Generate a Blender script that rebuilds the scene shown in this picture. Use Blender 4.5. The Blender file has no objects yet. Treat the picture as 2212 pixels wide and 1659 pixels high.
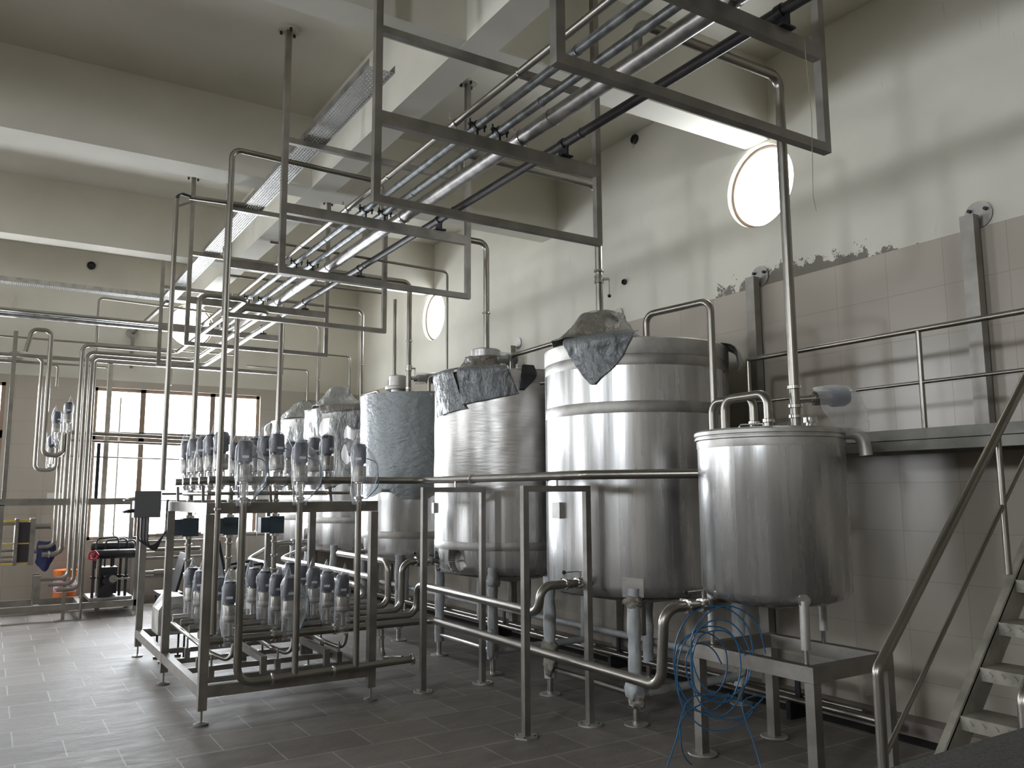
import bpy, bmesh, math, random
from mathutils import Vector, Matrix, noise
sc = bpy.context.scene
C = bpy.context.collection
PI = math.pi
random.seed(7)

# ------------------------------------------------------------------ camera
yaw, pit, rol = math.radians(32.26295), math.radians(7.4602), math.radians(-0.3089)
f = Vector((math.sin(yaw)*math.cos(pit), math.cos(yaw)*math.cos(pit), math.sin(pit)))
r = Vector((math.cos(yaw), -math.sin(yaw), 0)); u = r.cross(f)
r2 = r*math.cos(rol)+u*math.sin(rol); u2 = -r*math.sin(rol)+u*math.cos(rol)
cam_d = bpy.data.cameras.new('camera'); cam = bpy.data.objects.new('camera', cam_d); C.objects.link(cam)
M4 = Matrix((r2, u2, -f)).transposed().to_4x4(); M4.translation = Vector((0, 0, 1.6)); cam.matrix_world = M4
cam_d.sensor_width = 36; cam_d.lens = 1781.227/2212*36; cam_d.clip_start = .05
sc.camera = cam

# ------------------------------------------------------------------ light
w = bpy.data.worlds.new('world'); sc.world = w; w.use_nodes = True
bgn = w.node_tree.nodes['Background']; bgn.inputs[0].default_value = (.93, .96, 1, 1); bgn.inputs[1].default_value = 6.0
sc.view_settings.view_transform = 'Standard'; sc.view_settings.look = 'None'
sc.view_settings.gamma = 1; sc.view_settings.use_curve_mapping = False
sc.view_settings.exposure = 0.36
sc.cycles.max_bounces = 10; sc.cycles.diffuse_bounces = 5; sc.cycles.transparent_max_bounces = 24
sc.cycles.sample_clamp_indirect = 6; sc.cycles.caustics_reflective = False; sc.cycles.caustics_refractive = False
def area(name, loc, direction, sx, sy, power, col=(.93, .96, 1), shape='RECTANGLE'):
    d = bpy.data.lights.new(name, 'AREA'); d.shape = shape; d.size = sx; d.size_y = sy; d.energy = power; d.color = col
    o = bpy.data.objects.new(name, d); C.objects.link(o); o.location = loc
    o.rotation_euler = Vector(direction).to_track_quat('-Z', 'Y').to_euler()
    return o
WX, WY = 5.37, 13.62           # right wall, end wall
XL, YB, ZC = -7.0, -4.0, 5.24
DAY = (.88, .94, 1)
area('daylight_end_window', (2.48, WY+.45, 2.05), (0, -1, -.05), 2.5, 2.4, 360, DAY)
area('daylight_end_window_middle', (-1.2, WY+.45, 2.05), (0, -1, -.05), 2.5, 2.4, 150, DAY)
area('daylight_end_window_far', (-4.9, WY+.45, 2.05), (0, -1, -.05), 2.5, 2.4, 90, DAY)
area('daylight_left_window_far', (XL-.45, 10.2, 2.05), (1, 0, -.05), 3, 2.4, 50, DAY)
for i_, (y_, p_) in enumerate(((-1.6, 400), (4.56, 220), (10.66, 120))):
    area('daylight_left_round_window', (XL-.5, y_, 4.05), (1, 0, -.06), 1.3, 1.3, p_, DAY, shape='DISK')
area('daylight_round_window', (WX+.5, 4.56, 3.95), (-1, 0, .3), .9, .9, 60, DAY, shape='DISK')
area('daylight_round_window_far', (WX+.5, 10.66, 3.95), (-1, 0, .3), .9, .9, 60, DAY, shape='DISK')
area('daylight_round_window_end', (2.56, WY+.5, 4.0), (0, -1, .3), .9, .9, 60, DAY, shape='DISK')

# ------------------------------------------------------------------ materials
def mat(name, col, metal=0, rough=.5, bump=0, bscale=20, var=0, vscale=6, spec=.5, stretch=None, bdist=.01, dark=None, detail=4):
    m = bpy.data.materials.new(name); m.use_nodes = True; nt = m.node_tree; n = nt.nodes; l = nt.links
    b = n['Principled BSDF']; b.inputs['Base Color'].default_value = (*col, 1)
    b.inputs['Metallic'].default_value = metal; b.inputs['Roughness'].default_value = rough
    b.inputs['Specular IOR Level'].default_value = spec
    if var or bump:
        tc = n.new('ShaderNodeTexCoord'); mp = n.new('ShaderNodeMapping'); l.new(tc.outputs['Object'], mp.inputs[0])
        if stretch: mp.inputs['Scale'].default_value = stretch
    if var:
        nz = n.new('ShaderNodeTexNoise'); nz.inputs['Scale'].default_value = vscale; nz.inputs['Detail'].default_value = detail
        l.new(mp.outputs[0], nz.inputs[0])
        cr = n.new('ShaderNodeValToRGB'); dk = dark or tuple(c*(1-var) for c in col)
        cr.color_ramp.elements[0].position = .36; cr.color_ramp.elements[0].color = (*dk, 1)
        cr.color_ramp.elements[1].position = .62; cr.color_ramp.elements[1].color = (*[min(1, c*(1+var*.35)) for c in col], 1)
        l.new(nz.outputs[0], cr.inputs[0]); l.new(cr.outputs[0], b.inputs['Base Color'])
        mr = n.new('ShaderNodeMapRange'); mr.inputs['To Min'].default_value = max(.02, rough-.09); mr.inputs['To Max'].default_value = rough+.13
        l.new(nz.outputs[0], mr.inputs[0]); l.new(mr.outputs[0], b.inputs['Roughness'])
    if bump:
        bz = n.new('ShaderNodeTexNoise'); bz.inputs['Scale'].default_value = bscale; bz.inputs['Detail'].default_value = 5
        l.new(mp.outputs[0], bz.inputs[0]); bp = n.new('ShaderNodeBump'); bp.inputs['Strength'].default_value = bump; bp.inputs['Distance'].default_value = bdist
        l.new(bz.outputs[0], bp.inputs['Height']); l.new(bp.outputs[0], b.inputs['Normal'])
    return m
M = {}
M['pipe'] = mat('brushed_steel_pipe', (.31, .29, .26), 1, .31, var=.12, vscale=3)
M['frame'] = mat('steel_box_section', (.30, .28, .255), .75, .42, var=.22, vscale=6, bump=.06, bscale=60)
M['clamp'] = mat('polished_steel_fitting', (.62, .60, .57), 1, .16)
M['shell'] = mat('tank_steel', (.555, .55, .545), .86, .25, var=.15, vscale=4, stretch=(3.6, 3.6, .12), bump=.06, bscale=6, bdist=.02)
M['matte'] = mat('dull_steel_band', (.40, .385, .365), .9, .47, var=.2, vscale=8)
M['rim'] = mat('scuffed_steel_rim', (.56, .545, .52), .7, .45, var=.25, vscale=6)
M['clad'] = mat('aluminium_cladding', (.44, .425, .41), 1, .38, var=.25, vscale=11, bump=.2, bscale=16, bdist=.01)
M['galv'] = mat('galvanised_pipe', (.31, .325, .33), .8, .42, var=.4, vscale=14, bump=.2, bscale=22)
M['iron'] = mat('black_iron_pipe', (.075, .068, .072), .4, .45, var=.3)
M['black'] = mat('black_plastic', (.022, .022, .03), 0, .35)
M['blackm'] = mat('black_painted_metal', (.03, .03, .034), .3, .4, var=.3)
M['tape'] = mat('silver_tape', (.50, .52, .53), .1, .5, bump=.6, bscale=26, bdist=.01, var=.18, vscale=9)
M['foil'] = mat('crinkled_foil', (.33, .335, .33), .55, .36, bump=1, bscale=15, bdist=.035, var=.15, vscale=7, stretch=(1.6, 1.6, .7))
M['bubble'] = mat('foil_bubble_wrap', (.27, .29, .30), .35, .42, bump=.7, bscale=15, bdist=.02, stretch=(1, 1, 1.6), var=.12, vscale=3)
M['film'] = mat('cling_film_over_steel', (.45, .435, .42), .9, .32, bump=.22, bscale=8, bdist=.008, stretch=(1, 1, 6), var=.1, vscale=4)
M['tarp'] = mat('grey_plastic_sheet', (.19, .20, .21), .1, .34, bump=1, bscale=9, bdist=.07, stretch=(1, 1, .6))
M['tarpd'] = mat('dusty_brown_plastic', (.21, .19, .165), .1, .4, bump=1, bscale=8, bdist=.07)
M['tarpb'] = mat('black_plastic_sheet', (.015, .015, .017), 0, .3, bump=.6, bscale=9, bdist=.02)
M['cream'] = mat('cream_paint_post', (.60, .56, .46), .1, .5, var=.2)
M['cap'] = mat('valve_head_plastic', (.03, .03, .055), 0, .4)
M['sticker'] = mat('white_sticker', (.75, .75, .78), 0, .5)
M['tube'] = mat('blue_air_tube', (.03, .14, .30), 0, .35)
M['flow'] = mat('dark_green_grey_casting', (.07, .10, .12), .1, .45)
M['jbox'] = mat('grey_junction_box', (.17, .175, .185), .3, .45)
M['cable'] = mat('black_cable', (.03, .03, .04), 0, .4)
M['yellow'] = mat('yellow_plate_edge', (.72, .52, .05), 0, .45)
M['orange'] = mat('orange_plastic', (.85, .22, .05), 0, .45)
M['printed'] = mat('printed_plastic', (.75, .72, .72), 0, .5, var=.6, vscale=22, dark=(.6, .15, .25))
M['cloth'] = mat('navy_cloth', (.035, .04, .12), 0, .85, bump=.5, bscale=14)
M['green'] = mat('green_cloth', (.03, .25, .2), 0, .8)
M['red'] = mat('red_handwheel_paint', (.55, .02, .06), 0, .35)
M['granite'] = mat('dark_granite', (.10, .10, .098), 0, .5, var=.65, vscale=130, bump=.1, bscale=120, detail=6)
M['winframe'] = mat('brown_window_frame', (.27, .20, .15), .3, .45)
M['white'] = mat('white_plastic', (.75, .74, .71), 0, .5)
M['conc'] = mat('raw_concrete', (.22, .20, .175), 0, .9, bump=.8, bscale=40)
M['tread'] = mat('worn_step_plate', (.33, .31, .26), .35, .5, var=.3, vscale=7, bump=.2, bscale=50)
M['plat'] = mat('platform_steel', (.30, .295, .265), .3, .6, var=.35, vscale=4)
M['nettt'] = mat('mesh_back_fabric', (.10, .10, .10), 0, .8)
M['wire'] = mat('thin_wire', (.35, .30, .2), .2, .5)
M['yel_wire'] = mat('yellow_wire', (.55, .42, .15), 0, .5)

def wallmat(name, tile):
    m = bpy.data.materials.new(name); m.use_nodes = True; nt = m.node_tree; n = nt.nodes; l = nt.links
    b = n['Principled BSDF']; tc = n.new('ShaderNodeTexCoord'); sp = n.new('ShaderNodeSeparateXYZ'); l.new(tc.outputs['Object'], sp.inputs[0])
    n1 = n.new('ShaderNodeTexNoise'); n1.inputs['Scale'].default_value = 1.1; n1.inputs['Detail'].default_value = 7; l.new(tc.outputs['Object'], n1.inputs[0])
    c1 = n.new('ShaderNodeValToRGB'); c1.color_ramp.elements[0].position = .3; c1.color_ramp.elements[0].color = (.62, .595, .52, 1)
    c1.color_ramp.elements[1].position = .6; c1.color_ramp.elements[1].color = (.69, .665, .585, 1); l.new(n1.outputs[0], c1.inputs[0])
    last = c1.outputs[0]
    def mix(fac, a, bb):
        x = n.new('ShaderNodeMix'); x.data_type = 'RGBA'; l.new(fac, x.inputs[0]); l.new(a, x.inputs[6])
        if isinstance(bb, tuple): x.inputs[7].default_value = bb
        else: l.new(bb, x.inputs[7])
        return x.outputs[2]
    def mth(op, a, bb=None, c=None):
        x = n.new('ShaderNodeMath'); x.operation = op; x.use_clamp = False
        for i, v in enumerate((a, bb, c)):
            if v is None: continue
            if isinstance(v, (int, float)): x.inputs[i].default_value = v
            else: l.new(v, x.inputs[i])
        return x.outputs[0]
    if tile:
        # horizontal wall coordinate: x+y (one of them is constant on each wall)
        h = mth('ADD', sp.outputs[0], sp.outputs[1])
        cb = n.new('ShaderNodeCombineXYZ'); l.new(h, cb.inputs[0]); l.new(sp.outputs[2], cb.inputs[1])
        br = n.new('ShaderNodeTexBrick'); br.offset = 0; br.inputs['Scale'].default_value = 1
        br.inputs['Brick Width'].default_value = .42; br.inputs['Row Height'].default_value = .33
        br.inputs['Mortar Size'].default_value = .0022; br.inputs['Color1'].default_value = (.44, .395, .335, 1)
        br.inputs['Color2'].default_value = (.465, .42, .36, 1); br.inputs['Mortar'].default_value = (.36, .31, .255, 1)
        l.new(cb.outputs[0], br.inputs[0])
        # peeled plaster patch above the tile edge, under the round window
        n2 = n.new('ShaderNodeTexNoise'); n2.inputs['Scale'].default_value = 9; n2.inputs['Detail'].default_value = 8; n2.inputs['Roughness'].default_value = .72
        l.new(tc.outputs['Object'], n2.inputs[0])
        up = mth('SUBTRACT', sp.outputs[2], 3.3)
        side = mth('SUBTRACT', 1.0, mth('POWER', mth('DIVIDE', mth('SUBTRACT', sp.outputs[1], 4.3), 1.25), 2))
        lvl = mth('SUBTRACT', mth('MULTIPLY', side, .36), mth('MULTIPLY', up, 1.35))
        if name == 'wall_surface':
            peel = mth('GREATER_THAN', mth('ADD', mth('MULTIPLY', n2.outputs[0], 1.0), lvl), .70)
            peel = mth('MULTIPLY', peel, mth('GREATER_THAN', sp.outputs[0], 5.0))
            last = mix(peel, last, (.20, .18, .15, 1))
            st = n.new('ShaderNodeTexNoise'); st.inputs['Scale'].default_value = 5
            mp = n.new('ShaderNodeMapping'); mp.inputs['Scale'].default_value = (1, 5, .5); l.new(tc.outputs['Object'], mp.inputs[0]); l.new(mp.outputs[0], st.inputs[0])
            sf = mth('MULTIPLY', mth('GREATER_THAN', st.outputs[0], .72), .14)
            last = mix(sf, last, (.38, .26, .15, 1))
        isT = mth('LESS_THAN', sp.outputs[2], 3.3)
        last = mix(isT, last, br.outputs[0])
        rg = mth('SUBTRACT', .85, mth('MULTIPLY', isT, .62)); l.new(rg, b.inputs['Roughness'])
        bp = n.new('ShaderNodeBump'); bp.inputs['Strength'].default_value = .35; bp.inputs['Distance'].default_value = .006
        hh = mth('ADD', mth('MULTIPLY', br.outputs[1], mth('MULTIPLY', isT, -1.0)), mth('MULTIPLY', n1.outputs[0], 1.2))
        l.new(hh, bp.inputs['Height']); l.new(bp.outputs[0], b.inputs['Normal'])
    else:
        b.inputs['Roughness'].default_value = .9
    l.new(last, b.inputs['Base Color'])
    return m
M['wall'] = wallmat('wall_surface', True)
M['ceil'] = wallmat('ceiling_paint', False)
def floormat():
    m = bpy.data.materials.new('slate_floor_tiles'); m.use_nodes = True; nt = m.node_tree; n = nt.nodes; l = nt.links
    b = n['Principled BSDF']; tc = n.new('ShaderNodeTexCoord'); mp = n.new('ShaderNodeMapping'); mp.inputs['Location'].default_value = (.04, .10, 0)
    l.new(tc.outputs['Object'], mp.inputs[0])
    br = n.new('ShaderNodeTexBrick'); br.offset = .5; br.inputs['Scale'].default_value = 1; br.inputs['Brick Width'].default_value = .56
    br.inputs['Row Height'].default_value = .405; br.inputs['Mortar Size'].default_value = .0045
    br.inputs['Color1'].default_value = (.175, .155, .142, 1); br.inputs['Color2'].default_value = (.235, .21, .192, 1); br.inputs['Mortar'].default_value = (.38, .36, .34, 1)
    l.new(mp.outputs[0], br.inputs[0])
    nz = n.new('ShaderNodeTexNoise'); nz.inputs['Scale'].default_value = 3.5; nz.inputs['Detail'].default_value = 9; nz.inputs['Roughness'].default_value = .65
    mp2 = n.new('ShaderNodeMapping'); mp2.inputs['Scale'].default_value = (1, 2.2, 1); l.new(tc.outputs['Object'], mp2.inputs[0]); l.new(mp2.outputs[0], nz.inputs[0])
    mx = n.new('ShaderNodeMix'); mx.data_type = 'RGBA'; mx.blend_type = 'OVERLAY'; mx.inputs[0].default_value = .55
    l.new(br.outputs[0], mx.inputs[6]); l.new(nz.outputs[0], mx.inputs[7]); l.new(mx.outputs[2], b.inputs['Base Color'])
    mr = n.new('ShaderNodeMapRange'); mr.inputs['To Min'].default_value = .36; mr.inputs['To Max'].default_value = .75; b.inputs['Specular IOR Level'].default_value = .3; l.new(nz.outputs[0], mr.inputs[0]); l.new(mr.outputs[0], b.inputs['Roughness'])
    bp = n.new('ShaderNodeBump'); bp.inputs['Strength'].default_value = .55; bp.inputs['Distance'].default_value = .02; l.new(nz.outputs[0], bp.inputs['Height']); l.new(bp.outputs[0], b.inputs['Normal'])
    return m
M['floor'] = floormat()
def thinglass(name, tint, alpha, rough, bump=0, bscale=12):
    m = bpy.data.materials.new(name); m.use_nodes = True; nt = m.node_tree; n = nt.nodes; l = nt.links; n.clear()
    o = n.new('ShaderNodeOutputMaterial'); t = n.new('ShaderNodeBsdfTransparent'); p = n.new('ShaderNodeBsdfPrincipled')
    p.inputs['Base Color'].default_value = (*tint, 1); p.inputs['Roughness'].default_value = rough
    mx = n.new('ShaderNodeMixShader'); lw = n.new('ShaderNodeLayerWeight'); lw.inputs[0].default_value = .35
    ma = n.new('ShaderNodeMath'); ma.operation = 'MULTIPLY_ADD'; ma.inputs[1].default_value = .55; ma.inputs[2].default_value = alpha; ma.use_clamp = True
    l.new(lw.outputs['Facing'], ma.inputs[0])
    if bump:
        tc = n.new('ShaderNodeTexCoord'); nz = n.new('ShaderNodeTexNoise'); nz.inputs['Scale'].default_value = bscale; nz.inputs['Detail'].default_value = 3
        l.new(tc.outputs['Object'], nz.inputs[0]); bp = n.new('ShaderNodeBump'); bp.inputs['Strength'].default_value = bump; bp.inputs['Distance'].default_value = .03
        l.new(nz.outputs[0], bp.inputs['Height']); l.new(bp.outputs[0], p.inputs['Normal']); l.new(bp.outputs[0], lw.inputs['Normal'])
    else: ma.inputs[1].default_value = .1
    l.new(ma.outputs[0], mx.inputs[0]); l.new(t.outputs[0], mx.inputs[1]); l.new(p.outputs[0], mx.inputs[2]); l.new(mx.outputs[0], o.inputs[0])
    return m
M['glass'] = thinglass('window_glass', (.8, .85, .9), .03, .05)
M['bag'] = thinglass('clear_plastic_bag', (.86, .89, .94), .10, .2, .7, 14)
def traymat():
    m = mat('perforated_tray_sheet', (.45, .45, .44), .6, .45); nt = m.node_tree; n = nt.nodes; l = nt.links
    tc = n.new('ShaderNodeTexCoord'); mp = n.new('ShaderNodeMapping'); mp.inputs['Rotation'].default_value = (0, 0, PI/2)
    l.new(tc.outputs['Object'], mp.inputs[0])
    br = n.new('ShaderNodeTexBrick'); br.inputs['Scale'].default_value = 1; br.inputs['Brick Width'].default_value = .042; br.inputs['Row Height'].default_value = .022
    br.inputs['Mortar Size'].default_value = .0068; l.new(mp.outputs[0], br.inputs[0])
    b = n['Principled BSDF']; t = n.new('ShaderNodeBsdfTransparent'); mx = n.new('ShaderNodeMixShader')
    l.new(br.outputs['Fac'], mx.inputs[0]); l.new(t.outputs[0], mx.inputs[1]); l.new(b.outputs[0], mx.inputs[2])
    l.new(mx.outputs[0], n['Material Output'].inputs[0]); return m
M['tray'] = traymat()

# ------------------------------------------------------------------ helpers
class MB:
    def __init__(s): s.v = []; s.f = []; s.sm = []
    def add(s, vs, fs, smooth=False):
        o = len(s.v); s.v += [Vector(a) for a in vs]; s.f += [tuple(i+o for i in q) for q in fs]; s.sm += [smooth]*len(fs); return s
    def box(s, lo, hi, mtx=None):
        x0, y0, z0 = lo; x1, y1, z1 = hi
        vs = [Vector(a) for a in ((x0, y0, z0), (x1, y0, z0), (x1, y1, z0), (x0, y1, z0), (x0, y0, z1), (x1, y0, z1), (x1, y1, z1), (x0, y1, z1))]
        if mtx: vs = [mtx @ a for a in vs]
        return s.add(vs, [(0, 3, 2, 1), (4, 5, 6, 7), (0, 1, 5, 4), (1, 2, 6, 5), (2, 3, 7, 6), (3, 0, 4, 7)])
    def bar(s, a, b, wd, ht, up=(0, 0, 1)):
        a = Vector(a); b = Vector(b); d = b-a; L = d.length; d.normalize(); up = Vector(up)
        if abs(d.dot(up)) > .99: up = Vector((0, 1, 0))
        x = d.cross(up).normalized(); z = x.cross(d)
        m = Matrix((x, d, z)).transposed().to_4x4(); m.translation = a
        return s.box((-wd/2, 0, -ht/2), (wd/2, L, ht/2), m)
    def tube(s, pts, rad, seg=14, caps=True, rads=None):
        pts = [Vector(p) for p in pts]; n = len(pts)
        t0 = (pts[1]-pts[0]).normalized(); nn = t0.orthogonal().normalized(); vs = []; prev = t0
        for i, p in enumerate(pts):
            t = (pts[1]-pts[0]) if i == 0 else (pts[-1]-pts[-2]) if i == n-1 else ((pts[i+1]-p).normalized()+(p-pts[i-1]).normalized())
            t.normalize()
            ax = prev.cross(t)
            if ax.length > 1e-6: nn = Matrix.Rotation(prev.angle(t), 3, ax.normalized()) @ nn
            prev = t; bb = t.cross(nn).normalized(); nn = bb.cross(t).normalized(); rr = rads[i] if rads else rad
            for k in range(seg):
                a = 2*PI*k/seg; vs.append(p+(nn*math.cos(a)+bb*math.sin(a))*rr)
        fs = [(i*seg+k, i*seg+(k+1) % seg, (i+1)*seg+(k+1) % seg, (i+1)*seg+k) for i in range(n-1) for k in range(seg)]
        s.add(vs, fs, True)
        if caps:
            o = len(s.v)-len(vs); s.f += [tuple(o+k for k in reversed(range(seg))), tuple(o+(n-1)*seg+k for k in range(seg))]; s.sm += [False, False]
        return s
    def cyl(s, a, b, rad, seg=18): return s.tube([a, b], rad, seg)
    def lathe(s, prof, o=(0, 0, 0), axis=(0, 0, 1), seg=32, cap=True):
        q = Vector((0, 0, 1)).rotation_difference(Vector(axis).normalized()); o = Vector(o); n = len(prof); vs = []
        for (rr, z) in prof:
            for k in range(seg):
                a = 2*PI*k/seg; vs.append(o+q @ Vector((rr*math.cos(a), rr*math.sin(a), z)))
        fs = [(i*seg+k, i*seg+(k+1) % seg, (i+1)*seg+(k+1) % seg, (i+1)*seg+k) for i in range(n-1) for k in range(seg)]
        s.add(vs, fs, True); base = len(s.v)-len(vs)
        if cap and prof[0][0] > 1e-4: s.f.append(tuple(base+k for k in reversed(range(seg)))); s.sm.append(False)
        if cap and prof[-1][0] > 1e-4: s.f.append(tuple(base+(n-1)*seg+k for k in range(seg))); s.sm.append(False)
        return s
    def build(s, name, m, parent=None, auto=True):
        off = Vector((0, 0, 0)); p = parent
        while p is not None: off += p.location; p = p.parent
        me = bpy.data.meshes.new(name); me.from_pydata([v-off for v in s.v], [], s.f)
        me.polygons.foreach_set('use_smooth', s.sm); me.materials.append(m if not isinstance(m, str) else M[m]); me.update()
        if any(s.sm) and auto: me.set_sharp_from_angle(angle=math.radians(42))
        ob = bpy.data.objects.new(name, me); C.objects.link(ob)
        if parent: ob.parent = parent
        return ob
def tag(o, label, cat, group=None):
    o['label'] = label; o['category'] = cat
    if group: o['group'] = group
    return o
def thing(name, label, cat, loc=(0, 0, 0), group=None):
    o = bpy.data.objects.new(name, None); o.empty_display_size = .1; C.objects.link(o); o.location = loc
    return tag(o, label, cat, group)
def struct(o): o['kind'] = 'structure'; return o
def copy_tree(o, parent=None):
    c = o.copy(); C.objects.link(c)
    if parent: c.parent = parent
    for ch in list(o.children): copy_tree(ch, c)
    return c
def fillet(pts, R, n=7):
    pts = [Vector(p) for p in pts]; out = [pts[0]]
    for i in range(1, len(pts)-1):
        a, b, c = pts[i-1], pts[i], pts[i+1]; d1 = (a-b); d2 = (c-b); ang = d1.angle(d2)
        if ang > math.radians(177): out.append(b); continue
        t = min(R/math.tan(ang/2), d1.length*.49, d2.length*.49); d1.normalize(); d2.normalize()
        p1 = b+d1*t; p2 = b+d2*t; rr = t*math.tan(ang/2); bis = (d1+d2).normalized(); ctr = b+bis*(rr/math.sin(ang/2))
        for k in range(n+1):
            q = (p1-ctr).normalized().slerp((p2-ctr).normalized(), k/n)
            out.append(ctr+q*rr)
    out.append(pts[-1]); return out
def ferrule(mb, p, d, rad, h=.012, k=1.35):
    d = Vector(d).normalized(); p = Vector(p)
    mb.lathe([(rad*.98, -h), (rad*k, -h*.7), (rad*k, h*.7), (rad*.98, h)], p, d, 18)
def pipe(label, pts, rad, m='pipe', R=None, name='steel_pipe', cat='pipe', group=None, clamps=(), ends=False, loc=None, seg=14):
    t = thing(name, label, cat, loc or tuple(pts[-1] if pts[-1][2] < pts[0][2] else pts[0]), group)
    MB().tube(fillet(pts, R or rad*2.6), rad, seg).build('tube', m, t)
    for (p, d) in clamps:
        mb = MB(); ferrule(mb, p, d, rad); d = Vector(d).normalized(); o = d.orthogonal().normalized()*(rad*1.5)
        mb.cyl(Vector(p)+o-d*.012, Vector(p)+o+d*.012, rad*.3, 8)
        mb.build('clamp', 'clamp', t)
    return t
def lever_valve(parent, p, axis, up, rad):
    """butterfly valve: body flange, lever, black ball"""
    p = Vector(p); ax = Vector(axis).normalized(); up = Vector(up).normalized(); side = ax
    b = MB(); ferrule(b, p-ax*.022, ax, rad, .014, 1.45); ferrule(b, p+ax*.022, ax, rad, .014, 1.45); b.lathe([(rad*1.3, -.02), (rad*1.3, .02)], p, ax, 16)
    b.cyl(p, p+up*(rad*1.3+.05), .011, 10); v = b.build('valve_body', 'clamp', parent)
    q = p+up*(rad*1.3+.045); e = q-ax*.14
    MB().cyl(q, e, .0045, 8).build('lever', 'clamp', v)
    MB().lathe([(0.0001, -.016), (.011, -.011), (.016, 0), (.011, .011), (.0001, .016)], e, (0, 0, 1), 12).build('lever_knob', 'black', v)

# ------------------------------------------------------------------ room
struct(MB().box((XL, YB, -.1), (WX+.3, WY+.3, 0)).build('floor', 'floor'))
struct(MB().box((XL-.3, YB-.3, ZC), (WX+.3, WY+.3, ZC+.15)).build('ceiling', 'ceil'))
TH = .22
def wall(name, to3, u0, u1, rects, circs, thick_dir):
    """wall in (u,z) plane; to3(u,z,t)->xyz; rects & circles are openings"""
    mb = MB(); cells = []
    us = sorted({u0, u1, *[a for q in rects for a in (q[0], q[1])], *[c[0]+s*(c[2]+.02) for c in circs for s in (-1, 1)]})
    zs = sorted({0, ZC, *[a for q in rects for a in (q[2], q[3])], *[c[1]+s*(c[2]+.02) for c in circs for s in (-1, 1)]})
    def inside(uu, zz):
        for q in rects:
            if q[0] < uu < q[1] and q[2] < zz < q[3]: return 'r'
        for c in circs:
            if abs(uu-c[0]) < c[2]+.02 and abs(zz-c[1]) < c[2]+.02: return 'c'
    for t in (0, TH):
        for i in range(len(us)-1):
            for j in range(len(zs)-1):
                if inside((us[i]+us[i+1])/2, (zs[j]+zs[j+1])/2): continue
                mb.add([to3(us[i], zs[j], t), to3(us[i+1], zs[j], t), to3(us[i+1], zs[j+1], t), to3(us[i], zs[j+1], t)], [(0, 1, 2, 3)])
    for q in rects:
        for (a, b) in (((q[0], q[2]), (q[1], q[2])), ((q[1], q[2]), (q[1], q[3])), ((q[1], q[3]), (q[0], q[3])), ((q[0], q[3]), (q[0], q[2]))):
            mb.add([to3(*a, 0), to3(*b, 0), to3(*b, TH), to3(*a, TH)], [(0, 1, 2, 3)])
    N = 64
    for (cu, cz, cr) in circs:
        for k in range(N):
            a0, a1 = 2*PI*k/N, 2*PI*(k+1)/N
            def P(a, rr): return (cu+rr*math.cos(a), cz+rr*math.sin(a))
            def S(a):
                s = (cr+.02)/max(abs(math.cos(a)), abs(math.sin(a))); return (cu+s*math.cos(a), cz+s*math.sin(a))
            for t in (0, TH): mb.add([to3(*P(a0, cr), t), to3(*P(a1, cr), t), to3(*S(a1), t), to3(*S(a0), t)], [(0, 1, 2, 3)])
            mb.add([to3(*P(a0, cr), 0), to3(*P(a1, cr), 0), to3(*P(a1, cr), TH), to3(*P(a0, cr), TH)], [(0, 1, 2, 3)], True)
    o = mb.build(name, 'wall', auto=False); return struct(o)
RW = [(4.56, 4.165, .355), (10.66, 4.165, .355)]
wall('wall_right', lambda a, z, t: (WX+t, a, z), YB, WY, [], RW, 1)
EW = [(1.25, 3.70, .93, 3.19), (-2.4, .12, .93, 3.19), (-6.1, -3.6, .93, 3.19)]
wall('wall_end', lambda a, z, t: (a, WY+t, z), XL, WX, EW, [(2.56, 4.25, .345)], 1)
LW = [(8.7, 11.7, .9, 3.2)]
LR = [(-1.6, 4.0, .52), (4.56, 4.0, .52), (10.66, 4.0, .5)]
wall('wall_left', lambda a, z, t: (XL-t, a, z), YB, WY, LW, LR, 1)
wall('wall_back', lambda a, z, t: (a, YB-t, z), XL, WX, [], [], 1)
# windows
def rect_window(n, to3, q, mull, trans):
    u0, u1, z0, z1 = q; fr = MB()
    def bb(a0, a1, b0, b1, t0=.06, t1=.12):
        p = [to3(a0, b0, t0), to3(a1, b1, t1)]; lo = tuple(min(p[0][i], p[1][i]) for i in range(3)); hi = tuple(max(p[0][i], p[1][i]) for i in range(3)); fr.box(lo, hi)
    bb(u0, u1, z0, z0+.05); bb(u0, u1, z1-.05, z1); bb(u0, u0+.05, z0, z1); bb(u1-.05, u1, z0, z1)
    for m_ in mull: bb(m_-.036, m_+.036, z0, z1)
    for tz, th in trans: bb(u0, u1, tz-th/2, tz+th/2)
    o = struct(fr.build('window_%d' % n, 'winframe'))
    g = MB().add([to3(u0+.02, z0+.02, .09), to3(u1-.02, z0+.02, .09), to3(u1-.02, z1-.02, .09), to3(u0+.02, z1-.02, .09)], [(0, 1, 2, 3)]).build('window_glass', 'glass', o)
rect_window(1, lambda a, z, t: (a, WY+t, z), EW[0], [1.93, 2.96], [(2.455, .15)])
rect_window(2, lambda a, z, t: (a, WY+t, z), EW[1], [-1.75, -1.15, -.55], [(2.45, .11)])
rect_window(5, lambda a, z, t: (a, WY+t, z), EW[2], [-5.5, -4.85, -4.2], [(2.45, .11)])
for i, q in enumerate(LW): rect_window(3+i, lambda a, z, t: (XL-t, a, z), q, [q[0]+.75, q[0]+1.5, q[0]+2.25], [(2.45, .11)])
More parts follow.
